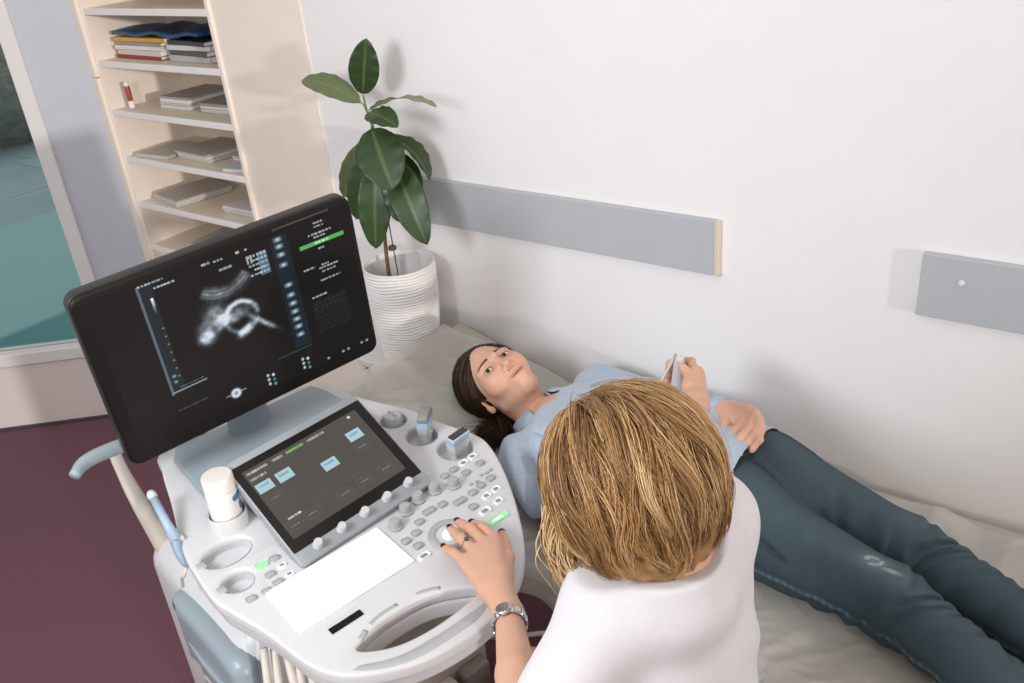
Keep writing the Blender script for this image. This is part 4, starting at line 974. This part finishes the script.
def comb(N, K, roots, flow, c, axes, seed, length=.16, lift=.03, clamp=False):
    p = roots.copy(); out = [p.copy()]; ds = (length/(K-1))[:, None]
    def q_of(p):
        q = (p-c)/axes
        if clamp: q[:, 2] = np.where(q[:, 2] < 0, q[:, 2]*clamp, q[:, 2])
        return q
    for k in range(K-1):
        t = k/(K-1); v = flow(p, t); q = q_of(p); nr = q/axes; nr /= np.linalg.norm(nr, axis=1, keepdims=True)
        v = v-nr*np.minimum(0, (v*nr).sum(1, keepdims=True)); v /= np.linalg.norm(v, axis=1, keepdims=True)+1e-9
        p = p+v*ds; q = q_of(p); kk = np.linalg.norm(q, axis=1, keepdims=True); tgt = 1+lift[:, None]*min(1, 2.2*t+.1)
        f = np.where(kk < tgt, tgt/kk, np.where((kk > tgt) & bool(clamp), 1+(tgt/kk-1)*.8, 1.)); p = c+(p-c)*f; out.append(p.copy())
    return np.stack(out, 1)
r = np.random.default_rng(3); N = 2600; dv = r.normal(size=(N*6, 3)); dv /= np.linalg.norm(dv, axis=1, keepdims=True)
c = np.array([0, .020, .036]); axs = np.array([.0815, .096, .092]); rt = c+dv*axs*.95; rt = rt[(rt@pn > -.012+.006*r.random(len(rt))) & (rt[:, 2] > -.06)][:N]
gat = np.array([-.035, .105, -.085])
def fl(p, t): v = gat-p; v /= np.linalg.norm(v, axis=1, keepdims=True); return v+np.array([0, .35, .0])*(1-t)
G = comb(len(rt), 12, rt, fl, c, axs, 3, length=np.clip(np.linalg.norm(rt-gat, axis=1)*1.25, .05, .30), lift=r.random(len(rt))*.05+.012)
G = G[((G@pn).min(1) > -.016)]
G = place(G.reshape(-1, 3), HR, HO, .99).reshape(G.shape); strands(G, 'hair_strand_layer', HB, hr_, .0012)
# loose tail spread on the couch towards the console
N = 1300; T = []; a0 = place(np.array([[-.045, .085, -.055]]), HR, HO)[0]
for i in range(N):
    a = a0+r.normal(size=3)*np.array([.014, .016, .014]); e = np.array([-1.222, 1.350, .705])+r.normal(size=3)*np.array([.020, .020, .012]); e[2] = max(e[2], .685)
    m1 = a*.66+e*.34+np.array([.004, -.012, .010]); m2 = a*.3+e*.7+np.array([.0, -.004, .008])
    T.append(np.array(catmull([a, m1, m2, e], 4)))
strands(np.array(T), 'hair_tail', HB, hr_, .0012)
# ear stud
bm = bmesh.new(); bmesh.ops.create_uvsphere(bm, u_segments=10, v_segments=8, radius=.0028)
o = link('earring', bm2me(bm, 180), mat('silver', 'd8d6d2', .2, .02, 20, metal=1), pat); o.location = Vector(place(np.array([[-.080, .004, -.046]]), HR, HO)[0])-Vector(PB)

# ================= doctor =================
DB = (-.40, .80, 0)
doc = thing('person', 'blonde woman in white short-sleeved top seated at the console, seen from behind', 'person', DB)
fd = nrm([-.84, .48, -.32]); Zd = nrm(np.array([0, 0, 1])-fd*fd[2]); Xd = np.cross(-fd, Zd); Zd = nrm(Zd+Xd*.20); Xd = np.cross(-fd, Zd); DR = np.stack([Xd, -fd, Zd], 1)
DO = np.array([-.476, .782, 1.215]); DSK = 'd8a88e'
g = Grid((-.092, -.125, -.165), (.092, .115, .13), .0028)
V, F = nets(g, head_sdf(g.P)); Cd = head_cols(V, DSK, (0, -1, -.2)); parts = [(place(V, DR, DO), F, Cd)]
dnb = DO+DR@np.array([0, .040, -.14])
LS, RS = np.array([-.470, .715, 1.082]), np.array([-.435, .925, 1.085])
LE, RE = np.array([-.518, .577, .925]), np.array([-.578, 1.125, 1.02])
LW, RW = np.array([-.700, .775, .893]), np.array([-.662, 1.325, .985])
pel = np.array([-.40, .80, .58])
tf = nrm([-.98, .19, 0]); tl = nrm([.19, .98, 0])     # torso forward and lateral axes
RT = np.stack([tl, tf, np.array([0, 0, 1.])], 1)
def dtorso(P, inf=0.):
    d = sell(P, (-.43, .808, .90), (.120+inf, .092+inf, .25), RT)
    d = smin(d, sell(P, pel+np.array([0, 0, .05]), (.155+inf, .115+inf, .16), RT), .10)
    d = smin(d, scap(P, LS, RS, .046+inf, .046+inf), .07)
    d = smin(d, scap(P, (-.435, .82, 1.09), tuple(dnb), .064, .058), .05)
    return d
g = Grid((-1.05, .40, .02), (-.20, 1.22, 1.16), .010); P = g.P
d = dtorso(P, -.012)
d = smin(d, scap(P, RS, RE, .045, .037), .03); d = smin(d, scap(P, LS, LE, .045, .038), .03)
for s, kn, an in ((-1, (-.845, .785, .545), (-.80, .80, .10)), (1, (-.80, .93, .545), (-.74, .95, .10))):
    hp = pel+tl*s*.085; d = smin(d, scap(P, hp, kn, .078, .055), .05); d = smin(d, scap(P, kn, an, .053, .036), .03); d = smin(d, scap(P, an, np.array(an)+[-.13, .02, -.045], .036, .026), .03)
V, F = nets(g, d); parts.append((V, F, np.tile(lin(DSK), (len(V), 1))))
# left hand on the trackball with the forearm
MC = [A3(-.846, .842, .884), A3(-.842, .866, .889), A3(-.840, .890, .890), A3(-.834, .911, .886)]      # pinky .. index knuckles
PI = [A3(-.874, .848, .884), A3(-.884, .880, .889), A3(-.886, .909, .889), A3(-.872, .925, .886)]
TI = [A3(-.912, .862, .872), A3(-.934, .905, .8745), A3(-.934, .926, .8745), A3(-.910, .938, .873)]
fg = []
for m_, p_, t_, r_ in zip(MC, PI, TI, (.0078, .0088, .0092, .0090)):
    dd_ = p_*.42+t_*.58+A3(0, 0, -.0015); fg.append([(m_, r_*1.12), (p_, r_*1.02), (dd_, r_*.90), (t_, r_*.78)])
fg.append([(A3(-.765, .850, .884), .014), (A3(-.792, .892, .878), .0115), (A3(-.826, .926, .868), .0100), (A3(-.858, .958, .857), .0080)])
LWf = A3(*LW)
pl = [(LWf, m_, .0175, .0118) for m_ in MC]+[(LWf*.55+MC[0]*.45, LWf*.55+MC[3]*.45, .0155, .0165)]
nails = []
for f in fg:
    (b_, rb_), (t_, r_) = f[-2], f[-1]; ax = nrm(np.array(t_)-np.array(b_)); up = nrm(np.array([0, 0, 1])-ax*ax[2]); sd = np.cross(ax, up); nails.append((np.array(t_)+ax*.0005+up*r_*.75, ax, sd, up, .0066, .0095))
fore = [(LWf, LWf*.5+A3(*LE)*.5, .0205, .0285), (LWf*.5+A3(*LE)*.5, LE, .0285, .034), (LE, LE*.7+LS*.3, .036, .038)]
parts.append(hand(fg, pl, fore, (-.965, .50, .835), (-.47, .985, .995), .0023, DSK, nails))
# right hand round the probe
pb, pt = np.array([-.765, 1.445, .905]), np.array([-.744, 1.423, 1.022]); pax = nrm(pt-pb)
RWf = A3(*RW); gc = pb*.42+pt*.58
kn4 = [A3(-.706, 1.418, .995), A3(-.700, 1.414, .980), A3(-.697, 1.410, .965), A3(-.695, 1.405, .950)]
fg = []
for i, k_ in enumerate(kn4):
    z_ = .022-.016*i; c_ = gc+pax*z_
    fg.append([(k_, .0098), (c_+np.array([.012, .030, 0]), .0092), (c_+np.array([-.016, .024, -.002]), .0085), (c_+np.array([-.026, .004, -.002]), .0072)])
fg.append([(RWf*.55+kn4[0]*.45+A3(-.012, -.006, .008), .014), (A3(-.708, 1.396, 1.000), .0115), (A3(-.728, 1.404, 1.010), .0090)])
pl = [(RWf, k_, .021, .013) for k_ in kn4]+[(kn4[0], kn4[3], .013, .013)]
fore = [(RWf, RWf*.5+A3(*RE)*.5, .0235, .033), (RWf*.5+A3(*RE)*.5, RE, .033, .038), (RE, RE*.55+RS*.45, .040, .044)]
parts.append(hand(fg, pl, fore, (-.83, 1.04, .90), (-.40, 1.50, 1.06), .0026, DSK, webs=.006))
link('body', join_nets(parts), SKIN, doc, world=True)
# white top
M['white_top'] = mat('white_cotton', 'dcd8db', .85, .02, 80, .06, bscale=500, spec=.2, sheen=.15)
g = Grid((-.66, .42, .46), (-.19, 1.14, 1.175), .0046); P = g.P
d = dtorso(P, .010)
d = smin(d, scap(P, LS+np.array([.0, .01, .005]), LS*.36+LE*.64, .052, .053), .04)
d = smin(d, scap(P, RS, RS*.55+RE*.45, .055, .056), .035)
d = smax(d, -scap(P, LS*.20+LE*.80, LE*1.3-LS*.3, .044, .044), .004); d = smax(d, -scap(P, RS*.36+RE*.64, RE*1.3-RS*.3, .044, .044), .004)
nax = nrm(np.array([0, 0, 1])+DR[:, 2]); d = smin(d, scap(P, (-.435, .82, 1.09), dnb+DR[:, 2]*.06, .070, .062), .03); d = smax(d, (P-(dnb+nax*.050).astype(np.float32))@nax.astype(np.float32), .004)
wr = .0035*vnoise(P, 4, 31)+.0022*vnoise(P, 9, 32)+.003*np.sin((P[..., 2]*1.0+P[..., 1]*.8)*75+3*vnoise(P, 3, 33))*np.clip((P[..., 1]-.80)/.12, 0, 1)*np.clip((1.06-P[..., 2])/.1, 0, 1)
for a, b, rr_ in (((-.36, .98, .98), (-.28, .84, .82), .008), ((-.35, .96, .90), (-.275, .82, .74), .008), ((-.37, .97, 1.03), (-.30, .87, .90), .006), ((-.40, .64, 1.02), (-.31, .74, .95), .007), ((-.41, .62, .97), (-.31, .72, .88), .008), ((-.48, .60, 1.06), (-.50, .585, .99), .006), ((-.44, .585, 1.04), (-.46, .56, .97), .007)):
    d = smax(d, -scap(P, a, b, rr_*1.2, rr_*.4), .020)
V, F = nets(g, d+wr); top = link('top', net_mesh(V, F), M['white_top'], doc, world=True)
# white skirt under the console
g = Grid((-.86, .58, .42), (-.20, 1.05, .80), .008); P = g.P
d = sell(P, pel+np.array([0, 0, .04]), (.195, .150, .16), RT)
for s, kn in ((-1, (-.845, .785, .545)), (1, (-.80, .93, .545))):
    hp = pel+tl*s*.085; kk = hp*.35+np.array(kn)*.65; d = smin(d, scap(P, hp, kk, .092, .080), .06)
V, F = nets(g, d); link('skirt', net_mesh(V, F), M['white_top'], doc, world=True)
# watch and ring
wax = nrm(np.array(LE)-np.array(LW)); wc = LW+wax*.020; w1 = nrm(np.cross(wax, [0, 0, 1])); w2 = np.cross(w1, wax)
WF = frame(wc, w1, w2, wax)
M['steel'] = mat('polished_steel', 'd9d8d6', .22, .03, 60, metal=.9)
wt = link('watch', wl_(lathe([(.0245, -.0065), (.0258, -.0055), (.0258, .0055), (.0245, .0065)], 40, cap=False), WF), M['steel'], doc, world=True)
for i in range(12):
    a = math.radians(360/12*i); me = box(-.0052, .0052, -.0068, .0068, -.001, .0014, .0006, 1)
    me.transform(WF @ Matrix.Rotation(a, 4, 'Z') @ Matrix.Translation((.0262, 0, 0)) @ Matrix.Rotation(math.pi/2, 4, 'Y') @ Matrix.Rotation(math.pi/2, 4, 'Z')); me.transform(wmat(doc).inverted()); link('link', me, M['steel'], wt, False)
me = lathe([(.0, 0), (.0115, 0), (.0125, .001), (.0125, .005), (.0112, .0062), (0, .0063)], 28, WF @ Matrix.Rotation(math.radians(75), 4, 'Z') @ Matrix.Translation((.0252, 0, 0)) @ Matrix.Rotation(math.pi/2, 4, 'Y'), cap=False); me.transform(wmat(doc).inverted()); link('watch_case', me, M['steel'], wt)
rc = MC[1]*.45+PI[1]*.55; rax = nrm(np.array(PI[1])-np.array(MC[1])); r1 = nrm(np.cross(rax, [0, 0, 1])); RF = frame(rc, r1, np.cross(r1, rax), rax)
rg = link('finger_ring', wl_(lathe([(.0096, -.0015), (.0107, -.001), (.0107, .001), (.0096, .0015)], 28, cap=False), RF), M['steel'], doc, world=True)
bm = bmesh.new(); bmesh.ops.create_icosphere(bm, subdivisions=2, radius=.0042); me = bm2me(bm, 180); me.transform(Matrix.Translation(-Vector(DB)) @ Matrix.Translation(Vector(rc)+Vector((0, 0, .0115)))); link('stone', me, mat('green_stone', '2f5a4a', .15, .1, 40), rg)
# hair: chin-length layered bob
c = np.array([0, .014, .033]); axs = np.array([.094, .107, .094])
g = Grid((-.13, -.14, -.15), (.13, .15, .16), .0035); P = g.P
d = sell(P, c, axs*.97); d = smin(d, sell(P, (0, .040, -.035), (.082, .072, .068)), .05)
fc = sell(P, (0, -.105, -.045), (.068, .07, .095)); d = smax(d, -fc, .02)
V, F = nets(g, d+.002*np.sin(P[..., 0]*260+P[..., 1]*120)); dh = link('hair', net_mesh(place(V, DR, DO), F), mat('hair_base_blonde', 'a57c50', .55, .3, 50, .4, spec=.3), doc, world=True)
r = np.random.default_rng(12); NL = 420; dv = r.normal(size=(NL*5, 3)); dv /= np.linalg.norm(dv, axis=1, keepdims=True)
rt = c+dv*axs*.99; ok = (rt[:, 2] > -.01) & ~((rt[:, 1] < -.075) & (rt[:, 2] < .085)); rt = rt[ok][:NL]
crown = np.array([.012, -.040, .150]); gdown = DR.T@np.array([0, 0, -1.])
sw = .55*vnoise(rt, 7, 41)[:, None]+.10*r.normal(size=(len(rt), 1)); K = 14; side = np.cross(rt-c, [0, 0, 1.]); side /= np.linalg.norm(side, axis=1, keepdims=True)+1e-6; ph = 4*vnoise(rt, 5, 43)[:, None]+.5*r.normal(size=(len(rt), 1))
def fl(p, t):
    v = p-crown; v /= np.linalg.norm(v, axis=1, keepdims=True)+1e-6
    low = np.clip((.03-p[:, 2:3])/.10, 0, 1)
    return v*(1-.75*low)+np.array([0, .35, -.1])*(1-low)+gdown*(.30+1.0*low+.3*t)+side*(sw+.42*np.sin(t*6+ph))
zr = rt[:, 2]; L = np.clip(.080+.130*np.clip((zr+.02)/.15, 0, 1)+r.normal(size=len(rt))*.020, .06, .28); L *= np.where(rt[:, 1] < -.03, 1.15, 1)
G = comb(len(rt), K, rt, fl, c, axs, 12, length=L, lift=r.random(len(rt))*.15+.02, clamp=.70)
child = []; cc = []; pal = np.array([lin(x) for x in ('7a5634', 'a0764a', 'c09360', 'd8b07c', 'ecd0a4')]); lk = r.random(len(rt))
tt_ = np.linspace(0, 1, K)[None, :, None]
for k in range(40):
    off = r.normal(size=(len(rt), 1, 3))*.0042; wob = .0008*np.sin(tt_*12+r.random((len(rt), 1, 1))*6.28)*r.normal(size=(len(rt), 1, 3))
    child.append(G+off*(1.15-.7*tt_)+wob+r.normal(size=(len(rt), 1, 3))*.002*tt_**2)
    x_ = np.clip(lk[:, None]*.85+.07*r.normal(size=(len(rt), 1))+.28*(np.linspace(0, 1, K)[None]-.45), 0, 1)*4; i_ = np.clip(x_.astype(int), 0, 3); f_ = (x_-i_)[..., None]; cc.append(pal[i_]*(1-f_)+pal[i_+1]*f_)
G2 = np.concatenate(child); G2 = place(G2.reshape(-1, 3), DR, DO).reshape(G2.shape)
strands(G2, 'hair_lock', attr_mat('blonde_hair', .42, spec=.5), dh, .00055, cols=np.concatenate(cc))
# front wisps hanging at her left cheek
T = []
for i in range(260):
    a = np.array([.075, -.045, .0])+r.normal(size=3)*np.array([.008, .02, .015]); e = np.array([.088, -.062, -.155])+r.normal(size=3)*np.array([.012, .022, .018])
    m1 = a*.6+e*.4+np.array([.022, -.006, .01])+r.normal(size=3)*.005; m2 = a*.25+e*.75+np.array([.010, .002, 0])+r.normal(size=3)*.006; T.append(np.array(catmull([a, m1, m2, e], 5)))
T = np.array(T); T = place(T.reshape(-1, 3), DR, DO).reshape(T.shape); strands(T, 'hair_wisp', hair_mat('pale_blonde_hair', [(0, 'b98c5a'), (.5, 'd9b685'), (1, 'efd9b0')], .4), dh, .0011)
# probe in her right hand
hp_ = thing('ultrasound_probe', 'white probe held upright over the belly in the raised hand', 'probe', pb)
px_ = nrm(np.cross(pax, [.7, -.7, 0])); PF = frame(pb, px_, np.cross(pax, px_), pax)
link('handle', wl_(lathe([(.012, 0), (.0135, .015), (.0125, .06), (.0115, .10), (.008, .117), (0, .1185)], 20, cap=False), PF), M['mw'], hp_, world=True)
link('head', wl_(box(-.026, .026, -.011, .011, -.035, .006, .008, 3), PF), M['mw'], hp_, world=True)
link('lens', wl_(box(-.024, .024, -.009, .009, -.041, -.034, .003, 2), PF), M['msilver'], hp_, world=True)
link('cable', tube(catmull([pt-pax*.004, pt+np.array([-.010, .004, .004]), pt+np.array([-.022, .002, -.025]), pt+np.array([-.05, -.05, -.10]), pt+np.array([-.08, -.16, -.12])], 7), .0032, 8), M['cable'], hp_, world=True)
# stool
st = thing('stool', 'round grey stool under the seated blonde woman', 'stool', (-.40, .80, 0))
link('seat', lathe([(.0, .405), (.16, .405), (.18, .415), (.185, .435), (.175, .455), (0, .46)], 40, cap=False), mat('stool_vinyl', '6d6f74', .5, .05, 20), st)
link('column', lathe([(.035, .06), (.035, .22), (.022, .225), (.022, .405)], 20), M['steel'], st)
for k in range(5):
    a = 2*math.pi*k/5+.3; lg_ = link('leg', tube([(0, 0, .075), (.12*math.cos(a), .12*math.sin(a), .07), (.25*math.cos(a), .25*math.sin(a), .058)], [.022, .018, .014], 10), M['steel'], st)
    link('caster', lathe([(.006, -.01), (.022, -.01), (.024, 0), (.022, .01), (.006, .01)], 16, Matrix.Translation((.25*math.cos(a), .25*math.sin(a), .024)) @ Matrix.Rotation(a, 4, 'Z') @ Matrix.Rotation(math.pi/2, 4, 'X')), M['mdark'], lg_)
# white cable running from the machine behind the seated woman
tagp(link('cable', tube(catmull([(-1.12, 1.00, .47), (-1.03, 1.01, .485), (-.95, 1.02, .495), (-.85, 1.09, .50), (-.74, 1.10, .48), (-.62, 1.08, .40), (-.56, 1.07, .2), (-.56, 1.07, .008), (-.62, 1.0, .006)], 8), .0055, 9), M['cable']), 'white cable hanging between the console and the couch', 'cable')
